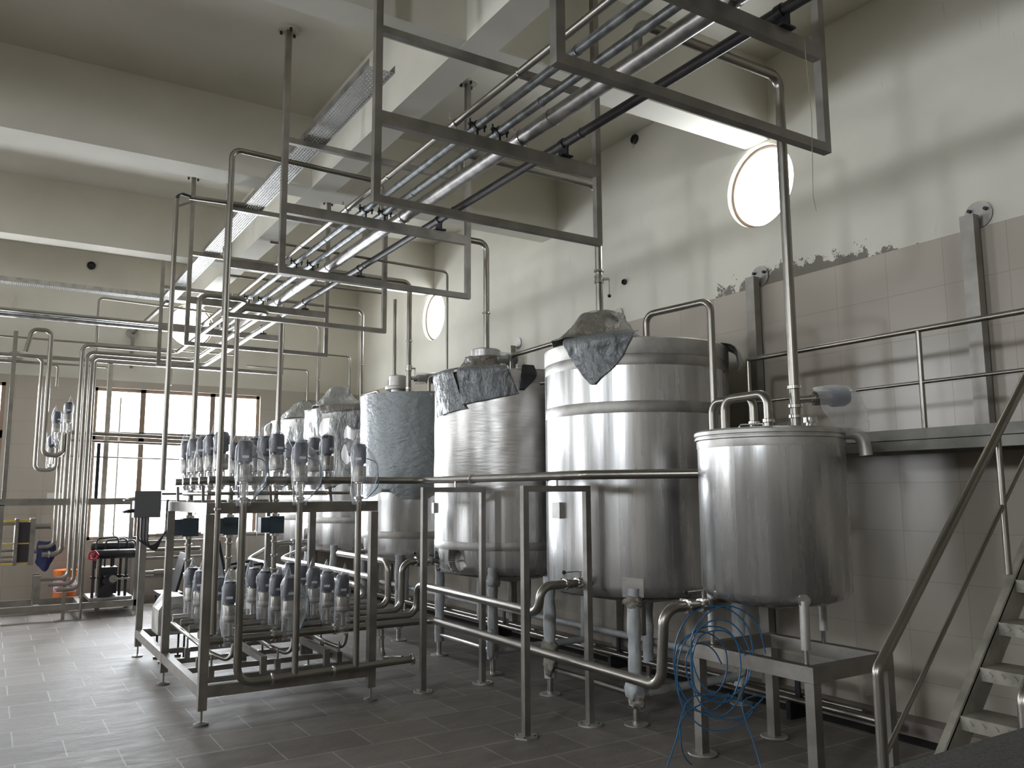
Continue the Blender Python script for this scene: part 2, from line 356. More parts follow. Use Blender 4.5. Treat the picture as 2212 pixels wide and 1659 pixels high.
def round_window(n, c, ax, rr):
    mb = MB(); c = Vector(c); prof = [(rr-.022, .055), (rr-.022, .10), (rr, .10), (rr, .055), (rr-.022, .055)]
    N = 64; q = Vector((0, 0, 1)).rotation_difference(Vector(ax)); vs = []
    for (a, z) in prof:
        for k in range(N): vs.append(c+q @ Vector((a*math.cos(2*PI*k/N), a*math.sin(2*PI*k/N), z)))
    mb.add(vs, [(i*N+k, i*N+(k+1) % N, (i+1)*N+(k+1) % N, (i+1)*N+k) for i in range(4) for k in range(N)], True)
    o = struct(mb.build('window_%d' % n, 'winframe'))
    g = MB(); g.add([c+q @ Vector(((rr-.02)*math.cos(2*PI*k/N), (rr-.02)*math.sin(2*PI*k/N), .08)) for k in range(N)], [tuple(range(N))]); g.build('window_glass', 'glass', o)
round_window(6, (WX, 4.56, 4.165), (1, 0, 0), .353); round_window(7, (WX, 10.66, 4.165), (1, 0, 0), .353); round_window(8, (2.56, WY, 4.25), (0, 1, 0), .343)
for i_, (y_, z_, r_) in enumerate(LR): round_window(9+i_, (XL, y_, z_), (-1, 0, 0), r_-.002)
# beams
for i, (y0, y1) in enumerate(((-2.0, -1.72), (1.3, 1.56), (4.43, 4.68), (7.50, 7.82), (10.64, 10.92))):
    struct(MB().box((XL, y0, 4.53), (WX, y1, ZC+.01)).build('ceiling_beam', 'ceil'))
struct(MB().box((2.46, YB, 4.528), (2.70, WY, ZC+.01)).build('ceiling_beam', 'ceil'))
struct(MB().box((-2.9, YB, 4.528), (-2.6, WY, ZC+.01)).build('ceiling_beam', 'ceil'))
# floor edge on the tank side: raised kerb, dark drain gutter
struct(MB().box((5.21, YB, 0), (WX, WY, .095)).build('baseboard_right', mat('kerb_tile', (.27, .225, .2), 0, .5, var=.3)))
struct(MB().box((5.06, YB, 0), (5.205, WY, .004)).build('drain_channel', mat('drain_dark', (.012, .009, .009), 0, .8, bump=.4)))
struct(MB().box((XL, WY-.02, 0), (WX, WY, .09)).build('baseboard_end', mat('skirting_tile', (.36, .31, .27), 0, .4)))

# ------------------------------------------------------------------ hanging pipe rack frames
FY = [2.47, 4.28, 6.10, 7.90, 9.68, 11.50]
FX0, FX1 = 1.78, 3.40
PIPES = [(2.30, 3.865, .021, 'pipe'), (2.455, 3.885, .026, 'galv'), (2.62, 3.887, .027, 'galv'), (2.795, 3.888, .052, 'clad'), (3.12, 3.915, .031, 'iron')]
fl = ['nearest hanging steel rack frame, over the small tank side of the room', 'second hanging steel rack frame from the camera, in front of the round window beam',
      'third hanging rack frame, its rust-spotted post ends on a round ceiling plate', 'fourth hanging rack frame, the one the conduit to the cable tray reaches',
      'fifth hanging rack frame from the camera, above the foil-wrapped tanks', 'last hanging rack frame, in front of the round window of the end wall']
for i, Y in enumerate(FY):
    t = thing('hanging_rack_frame', fl[i], 'pipe rack', (FX0, Y, 3.28), 'hanging frames that carry the overhead pipes')
    for x in (FX0, FX1): MB().box((x-.022, Y-.022, 3.255), (x+.022, Y+.022, 5.235)).build('post', 'frame', t)
    MB().box((FX0+.022, Y-.022, 3.255), (FX1-.022, Y+.022, 3.30)).build('crossbar', 'frame', t)
    MB().box((FX0+.022, Y-.022, 3.735), (FX1-.022, Y+.022, 3.815)).build('crossbar', 'frame', t)
    MB().box((FX0+.022, Y-.022, 4.30), (FX1-.022, Y+.022, 4.345)).build('crossbar', 'frame', t)
    for x in (FX0, FX1):
        p = MB().lathe([(.085, 5.225), (.085, 5.24)], (x, Y, 0), (0, 0, 1), 20).build('ceiling_plate', 'cream', t)
        for k in range(3):
            a = k*2*PI/3+.5; MB().cyl((x+.06*math.cos(a), Y+.06*math.sin(a), 5.20), (x+.06*math.cos(a), Y+.06*math.sin(a), 5.23), .011, 6).build('anchor_bolt', 'blackm', p)
    for (x, z, rr, mm) in PIPES[:4]:
        c = MB(); c.lathe([(rr, -.012), (rr+.006, -.012), (rr+.006, .012), (rr, .012)], (x, Y, z), (0, 1, 0), 20)
        c.cyl((x, Y, 3.812), (x, Y, z-rr), .008, 8)
        if 'galv' in mm:
            for s in (-1, 1): c.box((x+s*(rr+.02)-.014, Y-.012, z-.006), (x+s*(rr+.02)+.014, Y+.012, z+.012)); c.cyl((x+s*(rr+.026), Y, z-.03), (x+s*(rr+.026), Y, z+.035), .006, 6)
        else: c.cyl((x-rr-.02, Y, z+.02), (x-rr-.02, Y, z+.05), .006, 6)
        c.build('pipe_clamp', 'blackm' if mm == 'galv' else 'clamp', t)
    x, z, rr, mm = PIPES[4]; c = MB(); yy = Y-.0
    c.box((x-.045, yy-.05, 3.817), (x+.045, yy+.05, 3.827)); c.box((x-.006, yy-.05, 3.827), (x+.006, yy+.05, z-rr+.004)); c.lathe([(rr, -.02), (rr+.006, -.02), (rr+.006, .02), (rr, .02)], (x, yy, z), (0, 1, 0), 20)
    c.build('pipe_shoe', 'blackm', t)
names = ['thin steel pipe, leftmost of the overhead bundle', 'galvanised pipe, second from the left in the overhead bundle', 'galvanised pipe beside the thick one in the overhead bundle',
         'thickest pipe of the overhead bundle, clad in aluminium', 'black iron pipe on shoes, rightmost of the overhead bundle']
turn = [11.72, 11.84, 11.95, 12.1, 12.25]
for k, (x, z, rr, mm) in enumerate(PIPES):
    t = pipe(names[k], [(x, YB+.05, z), (x, turn[k], z), (XL+.05, turn[k], z)], rr, mm, R=rr*3, name='overhead_pipe', group='overhead pipe bundle', seg=20, loc=(x, 6, z))
    for y in (1.6, 3.55, 5.3, 7.25, 8.6, 10.5) if k != 1 else (3.1, 6.9, 9.0): MB().lathe([(rr, -.01), (rr+.003, -.006), (rr+.003, .006), (rr, .01)], (x, y+k*.13, z), (0, 1, 0), 20).build('pipe_joint', mm, t)
# tees from the thick pipe to the tanks
risers = [(3.15, 3.93, 4.11, 1.965, 'nearest tank'), (5.12, 4.07, 4.09, 2.75, 'big bare steel tank'), (6.95, 4.09, 4.09, 2.75, 'film-wrapped tank with grey sheets'),
          (8.75, 4.09, 4.08, 2.75, 'grey bubble-wrapped tank'), (10.75, 4.30, 4.15, 2.75, 'foil-covered tank'), (12.55, 4.30, 4.25, 2.75, 'farthest tank')]
for i, (y, x, z, zb, nm) in enumerate(risers):
    rr = .03 if i < 4 else .026
    cl = [((x, y, zb+.06), (0, 0, 1)), ((x, y, zb+.62 if i != 0 else zb+.23), (0, 0, 1)), ((x, y, zb+(.12 if i == 0 else .3)), (0, 0, 1))]
    t = pipe('vent pipe from the thick overhead pipe down to the '+nm, [(2.795, y, 3.93), (2.795, y, z), (x, y, z), (x, y, zb)], rr, R=.085, name='vent_pipe', group='vent pipes down to the tanks', clamps=cl[:2] if i else cl)
    if i in (1, 3): lever_valve(t, (x, y, zb+(.55 if i == 1 else .3)), (0, 0, 1), (1, 0, 0) if i == 3 else (.6, -.6, 0), rr*.9)
# cable trays
t = thing('cable_tray', 'long perforated cable tray running on top of the hanging frames', 'cable tray', (2.0, 4.75, 4.35), 'perforated cable trays')
mb = MB(); mb.box((1.915, 4.75, 4.347), (2.095, 12.3, 4.349)); mb.build('tray_bottom', 'tray', t)
for x in (1.914, 2.096):
    mb = MB().box((x-.001, 4.75, 4.347), (x+.001, 12.3, 4.40)); mb.build('tray_side', 'clad', t)
t = thing('cable_tray', 'perforated cable tray crossing near the end wall, above the pipe runs', 'cable tray', (-2, 12.4, 4.35), 'perforated cable trays')
MB().box((XL+.02, 12.3, 4.346), (2.25, 12.48, 4.348)).build('tray_bottom', 'tray', t)
for y in (12.3, 12.48): MB().box((XL+.02, y-.001, 4.346), (2.25, y+.001, 4.41)).build('tray_side', 'clad', t)
# conduit to the junction box
t = thing('cable_conduit', 'steel conduit with black cables rising from the junction box to the cable tray', 'conduit', (1.28, 7.75, 1.62))
MB().tube([(1.285, 7.75, 1.63), (1.285, 7.75, 4.27)], .022).build('tube', 'pipe', t)
MB().tube([(1.41, 7.85, 4.34), (1.93, 7.85, 4.36)], .022).build('tube', 'pipe', t)
mb = MB()
for k in range(3): mb.tube(fillet([(1.28+.01*k, 7.75, 4.2), (1.28+.01*k, 7.76, 4.33+.006*k), (1.43, 7.84, 4.335+.007*k)], .07), .007, 8)
mb.build('cable', 'cable', t)
MB().bar((1.29, 7.76, 4.2), (1.44, 7.84, 4.30), .02, .02).build('bracket', 'frame', t)

# ------------------------------------------------------------------ tanks
TX = 4.42
def cut_round(ob, centers, axis_to):
    for c, rad in centers:
        cm = MB(); d = (Vector((axis_to[0], axis_to[1], c[2]))-Vector(c)).normalized(); off = Vector(ob.parent.location)
        cm.cyl(Vector(c)-d*.1, Vector(c)+d*.14, rad, 40); co = cm.build('cut', 'black')
        md = ob.modifiers.new('b', 'BOOLEAN'); md.object = co; md.solver = 'EXACT'
        bpy.context.view_layer.update(); dg = bpy.context.evaluated_depsgraph_get()
        me = bpy.data.meshes.new_from_object(ob.evaluated_get(dg)); ob.modifiers.clear(); ob.data = me; bpy.data.objects.remove(co)
def wrapped_leg(t, x, y, z0, z1, rr, rnd, m='tape'):
    g = random.Random(rnd); zs = [z0+.13+(z1-z0-.13)*k/16 for k in range(17)]
    leg = MB().tube([(x+g.uniform(-.003, .003), y+g.uniform(-.003, .003), z) for z in zs], rr, 14, rads=[rr*g.uniform(.93, 1.1) for _ in zs]).build('leg', m, t)
    MB().tube([(x, y, z0+.012), (x, y, z0+.15)], rr*.5, 12).build('leg_stud', 'clamp', leg)
    MB().lathe([(.085, z0), (.085, z0+.008), (.03, z0+.014)], (x, y, 0), (0, 0, 1), 24).build('foot_plate', 'rim', leg)
def tank(label, cy, rad, zb=.86, zt=2.73, cx=TX, shell='shell', cone=.13, legs='tape', rl=.047, wraps=(), bands=()):
    t = thing('storage_tank', label, 'tank', (cx, cy, 0), 'row of steel tanks along the right wall')
    k = .06
    prof = [(rad-k, zb-.02), (rad-k*.45, zb), (rad-k*.1, zb+.035), (rad, zb+.07), (rad, 1.15), (rad, zt-.12)]
    sh = MB().lathe(prof, (cx, cy, 0), (0, 0, 1), 96).build('shell', shell, t)
    MB().lathe([(.06, zb-cone), (rad-k, zb-.022)], (cx, cy, 0), (0, 0, 1), 64).build('bottom_cone', 'matte', t)
    MB().lathe([(.035, zb-cone-.25), (.035, zb-cone)], (cx, cy, 0), (0, 0, 1), 16).build('drain_pipe', 'pipe', t)
    MB().lathe([(rad+.003, zt-.13), (rad+.006, zt-.125), (rad+.006, zt-.012), (rad-.012, zt), (rad*.6, zt+.05), (.05, zt+.07)], (cx, cy, 0), (0, 0, 1), 96).build('top_rim', 'rim', t)
    if legs:
        for sx in (-1, 1):
            for sy in (-1, 1): wrapped_leg(t, cx+sx*.52, cy+sy*.52, 0, zb+.06, rl, cy*10+sx+2*sy, legs)
    for (z0, z1, mm, dr) in bands: MB().lathe([(rad+dr-.001, z0), (rad+dr, z0+.002), (rad+dr, z1-.002), (rad+dr-.001, z1)], (cx, cy, 0), (0, 0, 1), 96).build('band', mm, t)
    return t, sh
def wrap_part(t, cx, cy, rad, z0, z1, m, seed, amp=.008, low=.03, name='wrap', top=True):
    g = random.Random(seed); N = 120; R_ = 26; vs = []; 
    for j in range(R_+1):
        for k in range(N):
            a = 2*PI*k/N; z = z0+(z1-z0)*j/R_
            if j == 0: z += low*noise.noise(Vector((math.cos(a)*3, math.sin(a)*3, seed)))
            d = rad+.008+amp*noise.noise(Vector((math.cos(a)*5, math.sin(a)*5, z*4+seed)))+amp*.5*noise.noise(Vector((math.cos(a)*14, math.sin(a)*14, z*9+seed)))
            vs.append((cx+d*math.cos(a), cy+d*math.sin(a), z))
    mb = MB(); mb.add(vs, [(j*N+k, j*N+(k+1) % N, (j+1)*N+(k+1) % N, (j+1)*N+k) for j in range(R_) for k in range(N)], True)
    if top:
        mb.add(vs[-N:]+[(cx, cy, z1+.055)], [(k, (k+1) % N, N) for k in range(N)], True)
    o = mb.build(name, m, t, auto=False); return o
# T2 big bare tank
CY2 = 5.11; R2 = .737
t2, sh2 = tank('big bare steel tank, second nearest, with a grey sheet over its top', CY2, R2, bands=[(2.17, 2.255, 'matte', .002), (2.52, 2.60, 'matte', .002)])
a = math.atan2(5.47-CY2, 3.80-TX)
mb = MB()
for z0, z1 in ((.98, 2.17), (2.255, 2.52)):
    N = 4
    for k in range(N):
        b0, b1 = a-.03+.06*k/N, a-.03+.06*(k+1)/N
        mb.add([(TX+(R2+.0025)*math.cos(q), CY2+(R2+.0025)*math.sin(q), z) for z in (z0, z1) for q in (b0, b1)], [(0, 1, 3, 2)], True)
mb.build('seam_strip', 'matte', t2)
def sbox(t, cx, cy, rad, ang, z0, z1, wd, dp, m='rim', name='name_plate_box'):
    d = Vector((math.cos(ang), math.sin(ang), 0)); s = Vector((-d.y, d.x, 0)); mm = Matrix((s, d, Vector((0, 0, 1)))).transposed().to_4x4(); mm.translation = Vector((cx, cy, 0))
    MB().box((-wd/2, rad-.01, z0), (wd/2, rad+dp, z1), mm).build(name, m, t)
sbox(t2, TX, CY2, R2, math.atan2(5.17-CY2, -.73), 1.40, 1.52, .115, .035)
def nozzle(t, cx, cy, rad, tgt, z, ln, rr, name='nozzle', m='pipe', wings=True):
    d = (Vector((tgt[0], tgt[1], z))-Vector((cx, cy, z))).normalized(); p = Vector((cx, cy, z))+d*(rad-.02)
    mb = MB().cyl(p, p+d*(ln+.02), rr, 16); mb.lathe([(rr*1.35, 0), (rr*1.35, .006)], p+d*.022, d, 18); mb.build(name, m, t); return p+d*(ln+.02), d
nozzle(t2, TX, CY2, R2, (3.7, 5.75), 2.50, .05, .02, 'sample_port')
nozzle(t2, TX, CY2, R2, (3.6, 5.5), 1.70, .05, .016, 'sample_port')
sbox(t2, TX, CY2, R2, math.atan2(4.59-CY2, 3.90-TX), .86, .99, .15, .012, 'matte', 'leg_pad')
# T3
CY3 = 7.04; R3 = .755
t3, sh3 = tank('tank wrapped in clear film with two grey plastic sheets on top, third nearest', CY3, R3, bands=[(1.07, 1.145, 'matte', .0012)])
cut_round(sh3, [((TX-R3*math.cos(.27), CY3-R3*math.sin(.27), .97), .105), ((TX-R3*math.cos(-.24), CY3+R3*math.sin(.24), .95), .10)], (TX, CY3))
def dish(t, cx, cy, rad, ang, z, rr):
    d = Vector((math.cos(ang), math.sin(ang), 0)); p = Vector((cx, cy, z))+d*(rad)
    mb = MB().lathe([(rr, -.01), (rr, -.09), (rr*.7, -.10), (.0002, -.10)][::-1], p, d, 32, cap=False); r_ = mb.build('inspection_recess', 'matte', t)
    q = p-d*.10; MB().cyl(q, q+d*.07, .009, 12).build('probe', 'clamp', r_); MB().lathe([(.016, 0), (.016, .01)], q+d*.07, d, 14).build('probe_cap', 'clamp', r_)
dish(t3, TX, CY3, R3, PI+.27, .97, .105); dish(t3, TX, CY3, R3, PI-.24, .95, .10)
wrap_part(t3, TX, CY3, R3-.002, 1.62, 2.735, 'film', 3, .004, .05, 'film_wrap')
sbox(t3, TX, CY3, R3, math.atan2(7.25-CY3, -.7), 1.40, 1.50, .10, .03)
# T4
CY4 = 9.05; R4 = .735
t4, sh4 = tank('tank smoothly covered in dull grey bubble wrap with a bare motor housing, fourth nearest', CY4, R4, bands=[(1.09, 1.17, 'matte', .0012)])
cut_round(sh4, [((TX-R4*math.cos(.1), CY4+R4*math.sin(.1), .93), .10)], (TX, CY4)); dish(t4, TX, CY4, R4, PI-.1, .93, .10)
wrap_part(t4, TX, CY4, R4, 1.56, 2.74, 'bubble', 5, .006, .12, 'bubble_wrap')
# T5, T6
CY5 = 11.12
t5, sh5 = tank('tank under loose crinkled silver foil, fifth nearest', CY5, .735, bands=[(1.2, 1.28, 'matte', .001)])
cut_round(sh5, [((TX-.735*math.cos(.05), CY5-.735*math.sin(.05), .93), .12)], (TX, CY5)); dish(t5, TX, CY5, .735, PI+.05, .93, .12)
wrap_part(t5, TX, CY5, .735, 1.7, 2.74, 'foil', 8, .045, .1, 'foil_wrap')
CY6 = 12.84
t6, sh6 = tank('farthest tank by the end wall, silver foil hanging torn at its left side', CY6, .72, bands=[(1.2, 1.28, 'matte', .001)])
wrap_part(t6, TX, CY6, .72, 2.2, 2.72, 'foil', 11, .03, .25, 'foil_wrap')
def lump(t, p, sx_, sz_, seed, m):
    vs = []; N = 20; Rr = 12
    for j in range(Rr+1):
        th = PI*j/Rr
        for k in range(N):
            a_ = 2*PI*k/N; n_ = Vector((math.sin(th)*math.cos(a_), math.sin(th)*math.sin(a_), math.cos(th)))
            q = 1+.45*noise.noise(n_*2.1+Vector((seed, 0, 0)))+.25*noise.noise(n_*5+Vector((0, seed, 0)))
            vs.append((p[0]+n_.x*sx_*q, p[1]+n_.y*sx_*q, p[2]+n_.z*sz_*q))
    MB().add(vs, [(j*N+k, (j+1)*N+k, (j+1)*N+(k+1) % N, j*N+(k+1) % N) for j in range(Rr) for k in range(N)], True).build('torn_insulation', m, t, auto=False)
M['fluff'] = mat('torn_insulation_fluff', (.40, .37, .31), 0, .9, bump=1, bscale=30, bdist=.02, var=.4, vscale=12)
lump(t2, (3.90, 4.59, .83), .065, .05, 1.3, 'fluff'); lump(t2, (3.895, 4.585, .25), .062, .10, 2.1, 'tape'); lump(t2, (3.90, 4.58, .16), .06, .05, 5.1, 'fluff')
lump(t2, (3.90, 5.63, .36), .065, .07, 7.7, 'fluff'); lump(t2, (3.88, 5.60, .24), .05, .09, 8.2, 'fluff'); lump(t2, (4.94, 4.59, .3), .08, .1, 3.3, 'fluff')
lump(t3, (3.90, 6.52, .80), .06, .06, 4.4, 'tape'); lump(t3, (3.88, 6.50, .26), .055, .12, 6.1, 'tape')
# agitator housings
def dome(t, x, y, z, r1, r2, h, m='rim', name='motor_housing'):
    MB().lathe([(r1*.55, z-.02), (r1*.55, z+.06), (r1, z+.06), (r1+.005, z+.08), (r1, z+.10), (r2, z+.105), (r2, z+h), (r2*.9, z+h+.01), (.0002, z+h+.012)], (x, y, 0), (0, 0, 1), 40).build(name, m, t)
dome(t4, 4.12, 9.10, 2.77, .155, .115, .22)
dome(t3, 4.12, 7.02, 2.76, .15, .15, .24, 'film')
dome(t2, 4.10, 5.15, 2.77, .16, .13, .25)
dome(t5, 4.12, 11.1, 2.77, .15, .12, .25)
dome(t6, 4.2, 12.75, 2.76, .15, .12, .24)
# T1 nearest small tank
C1 = (4.03, 3.435); R1 = .433
t = thing('mixing_tank', 'small bare steel tank nearest the camera, standing on a square steel stand', 'tank', (C1[0], C1[1], .66), 'row of steel tanks along the right wall')
MB().lathe([(.0002, .90), (R1-.10, .955), (R1-.03, .985), (R1, 1.03), (R1, 1.86)], (*C1, 0), (0, 0, 1), 96).build('shell', 'shell', t)
MB().lathe([(R1+.002, 1.855), (R1+.003, 1.86), (R1+.003, 1.90), (R1+.014, 1.905), (R1+.014, 1.917), (R1+.008, 1.92), (R1+.008, 1.925), (R1+.016, 1.93), (R1+.016, 1.95), (R1, 1.962), (.05, 1.975)], (*C1, 0), (0, 0, 1), 96).build('lid', 'rim', t)
MB().tube(fillet([(3.76, 3.42, 1.955), (3.76, 3.42, 1.99), (3.83, 3.30, 1.99), (3.83, 3.30, 1.955)], .012), .005, 8).build('lid_handle', 'clamp', t)
for (lx, ly) in ((3.85, 3.79), (3.82, 3.07), (4.44, 3.43)):
    lg = MB().cyl((lx, ly, .74), (lx, ly, 1.0), .026, 16).build('leg', 'rim', t)
    MB().cyl((lx, ly, .665), (lx, ly, .75), .014, 12).build('leg_stud', 'clamp', lg)
    d = Vector((lx-C1[0], ly-C1[1], 0)).normalized(); MB().lathe([(.034, -.02), (.034, .003)], Vector((C1[0], C1[1], 1.0))+d*(R1), d, 20).build('leg_pad', 'shell', lg)
MB().tube(fillet([(4.18, 3.10, 1.93), (4.30, 2.98, 1.93), (4.31, 2.97, 1.80)], .08, 10), .036, 18).build('overflow_elbow', 'rim', t)
MB().lathe([(.026, 1.95), (.026, 2.0), (.042, 2.0), (.042, 2.03), (.0002, 2.035)], (4.12, 3.20, 0), (0, 0, 1), 20).build('capped_nozzle', 'clamp', t)
# loops on T1 and T2
for (x0, y0, nm, xx) in ((3.78, 3.22, 'front', 3.80), (3.84, 3.38, 'rear', 3.88)):
    pts = [(x0, y0, 1.96), (x0, y0, 2.13), (x0-.06, y0+.62, 2.13), (x0-.06, y0+.62, 1.2)]
    pipe('U-bent cleaning pipe on the nearest tank lid, the %s one of the two' % nm, [(x0, y0, 1.96), (x0, y0, 2.16), (x0+.03, y0+.36, 2.16), (x0+.03, y0+.36, 1.90)], .025, R=.07, name='spray_pipe', group='bent pipes on the nearest tank lid', clamps=[((x0, y0, 2.0), (0, 0, 1))])
pipe('tall bent pipe rising from the big bare tank top and down its near side', [(4.24, 4.76, 2.72), (4.24, 4.76, 2.96), (4.28, 4.12, 2.95), (4.28, 4.12, 1.3)], .026, R=.08, name='spray_pipe')
pipe('bent pipe from the film-wrapped tank top, ending beside the big bare tank', [(4.28, 6.80, 2.74), (4.28, 6.80, 2.93), (4.30, 6.04, 2.95), (4.36, 6.04, 1.4)], .022, R=.07, name='spray_pipe')
pipe('bent pipe from the grey bubble-wrapped tank top towards the film-wrapped tank', [(4.28, 8.6, 2.74), (4.28, 8.6, 2.94), (4.30, 8.06, 2.95), (4.45, 8.06, 1.4)], .022, R=.07, name='spray_pipe')
pipe('bent pipe from the foil-covered tank top towards the grey tank', [(4.25, 10.6, 2.74), (4.25, 10.6, 2.92), (4.28, 10.05, 2.93), (4.45, 10.05, 1.4)], .022, R=.07, name='spray_pipe')
# T1 stand
t = thing('tank_stand', 'low square steel stand with round feet under the nearest tank', 'stand', (4.13, 3.45, 0))
X0, X1, Y0, Y1 = 3.81, 4.46, 3.03, 3.87
for (x, y) in ((X0, Y0), (X1, Y0), (X0, Y1), (X1, Y1)):
    lg = MB().box((x-.03, y-.03, .012), (x+.03, y+.03, .575)).build('leg', 'frame', t)
    MB().lathe([(.085, 0), (.09, .006), (.085, .012), (.04, .013)], (x, y, 0), (0, 0, 1), 28).build('foot_plate', 'rim', lg)
for a_, b_ in (((X0, Y0), (X1, Y0)), ((X0, Y1), (X1, Y1)), ((X0, Y0), (X0, Y1)), ((X1, Y0), (X1, Y1))):
    e = .03
    if a_[0] == b_[0]: MB().box((a_[0]-e, a_[1]-e, .577), (a_[0]+e, b_[1]+e, .66)).build('top_rail', 'frame', t)
    else: MB().box((a_[0]+e, a_[1]-e, .578), (b_[0]-e, a_[1]+e, .659)).build('top_rail', 'frame', t)

# drapes -------------------------------------------------------------
def sheet(label, grid, m, seed, amp=.02, sub=9, name='plastic_sheet', cat='plastic sheet', loc=None, thick=.003, parent=None, group=None):
    """grid: rows of world points, smooth-interpolated (Catmull-Rom) and crumpled"""
    R_, K_ = len(grid), len(grid[0]); G = [[Vector(p) for p in row] for row in grid]
    def cr(p0, p1, p2, p3, t_): return .5*((2*p1)+(-p0+p2)*t_+(2*p0-5*p1+4*p2-p3)*t_*t_+(-p0+3*p1-3*p2+p3)*t_**3)
    def line(L, t_):
        n_ = len(L)-1; i = min(int(t_), n_-1); q = t_-i
        return cr(L[max(i-1, 0)], L[i], L[i+1], L[min(i+2, n_)], q)
    nu, nv = (R_-1)*sub+1, (K_-1)*sub+1; vs = []
    for a_ in range(nu):
        for b_ in range(nv):
            row = [line([G[i][j] for i in range(R_)], a_/sub) for j in range(K_)]
            p = line(row, b_/sub); q = p*5+Vector((seed, 0, 0))
            p = p+Vector((noise.noise(q), noise.noise(q+Vector((9, 0, 0))), noise.noise(q+Vector((0, 9, 0)))*.6))*amp+Vector((noise.noise(q*3.1), noise.noise(q*3.1+Vector((5, 5, 0))), 0))*amp*.4
            vs.append(p)
    mb = MB().add(vs, [(a_*nv+b_, a_*nv+b_+1, (a_+1)*nv+b_+1, (a_+1)*nv+b_) for a_ in range(nu-1) for b_ in range(nv-1)], True)
    o = mb.build(name, m, parent, auto=False); md = o.modifiers.new('s', 'SOLIDIFY'); md.thickness = thick
    if label: tag(o, label, cat, group)
    return o
def onT(cy, rad, ang, z, off=.015): return (TX+(rad+off)*math.cos(ang), cy+(rad+off)*math.sin(ang), z)
# T2 sheet: dusty part over dome, grey triangle down the shell
A = lambda d: math.radians(d)
cx, cyy = 4.10, 5.15
def ringp(deg, rr, z): return (cx+rr*math.cos(A(deg)), cyy+rr*math.sin(A(deg)), z)
sheet('dusty grey-brown plastic sheet bunched over the motor on the big bare tank',
      [[ringp(d, .02, 3.035) for d in (90, 125, 160, 195, 230, 265, 300)], [ringp(d, .17, 3.02) for d in (90, 125, 160, 195, 230, 265, 300)], [ringp(d, .26, 2.91) for d in (90, 125, 160, 195, 230, 265, 300)], [ringp(d, .33, 2.81) for d in (90, 125, 160, 195, 230, 265, 300)],
       [ringp(d, q, 2.765) for d, q in ((90, .34), (125, .38), (160, .42), (195, .44), (230, .43), (265, .43), (300, .40))]], 'tarpd', 4, .045, 8)
sheet('grey pointed plastic flap hanging down the front of the big bare tank',
      [[onT(CY2, R2, A(d), 2.80, -.16) for d in (180, 193, 206, 219, 232)], [onT(CY2, R2, A(d), 2.745, .012) for d in (183, 194, 206, 218, 229)], [onT(CY2, R2, A(d), 2.62, .014) for d in (188, 197, 206, 215, 224)],
       [onT(CY2, R2, A(d), 2.52, .012) for d in (194, 200, 206, 212, 218)], [onT(CY2, R2, A(d), 2.44, .012) for d in (199, 202, 205, 207, 210)], [onT(CY2, R2, A(d), 2.385, .012) for d in (203, 204, 205, 205.5, 206)]], 'tarp', 9, .011, 7)
sheet('small torn silver sheet hooked at the right edge of the big bare tank',
      [[onT(CY2, R2, A(d), 2.74, -.04) for d in (298, 308, 318)], [onT(CY2, R2, A(d), 2.70, .06) for d in (298, 308, 318)], [onT(CY2, R2, A(d), 2.60, .10) for d in (299, 309, 320)], [onT(CY2, R2, A(d), 2.52, .07) for d in (302, 310, 319)]], 'tape', 21, .03, 6)
# T3 sheets
sheet('large square grey plastic sheet taped down the front of the film-wrapped tank',
      [[onT(CY3, R3, A(d), 2.79, -.12) for d in (160, 172, 184, 196)], [onT(CY3, R3, A(d), 2.75, .03) for d in (160, 172, 184, 196)], [onT(CY3, R3, A(d), 2.60, .03) for d in (166, 177, 188, 199)],
       [onT(CY3, R3, A(d), q, .03) for d, q in ((171, 2.40), (182, 2.41), (193, 2.42), (204, 2.43))], [onT(CY3, R3, A(d), q, .03) for d, q in ((174, 2.31), (185, 2.34), (197, 2.36), (207, 2.37))]], 'tarp', 31, .012, 8)
sheet('wide grey plastic sheet over the rim of the film-wrapped tank, right of another',
      [[onT(CY3, R3, A(d), 2.79, -.12) for d in (198, 210, 222, 234)], [onT(CY3, R3, A(d), 2.75, .022) for d in (198, 210, 222, 236)], [onT(CY3, R3, A(d), 2.62, .022) for d in (199, 212, 226, 240)], [onT(CY3, R3, A(d), q, .024) for d, q in ((203, 2.41), (215, 2.43), (229, 2.46), (244, 2.50))]], 'tarp', 37, .012, 8)
sheet('black torn plastic strip at the right side of the film-wrapped tank',
      [[onT(CY3, R3, A(d), 2.77, .0) for d in (247, 251, 255)], [onT(CY3, R3, A(d), 2.66, .04) for d in (245, 250, 256)], [onT(CY3, R3, A(d), 2.53, .03) for d in (244, 246, 248)]], 'tarpb', 41, .012, 6)
cx, cyy = 4.12, 7.02
sheet('crumpled dusty plastic skirt around the film-wrapped tank motor',
      [[ringp(d, .165, 2.93) for d in (110, 150, 190, 230, 270)], [ringp(d, .21, 2.86) for d in (110, 150, 190, 230, 270)], [ringp(d, .27, 2.78) for d in (110, 150, 190, 230, 270)]], 'tarpd', 44, .05, 8)
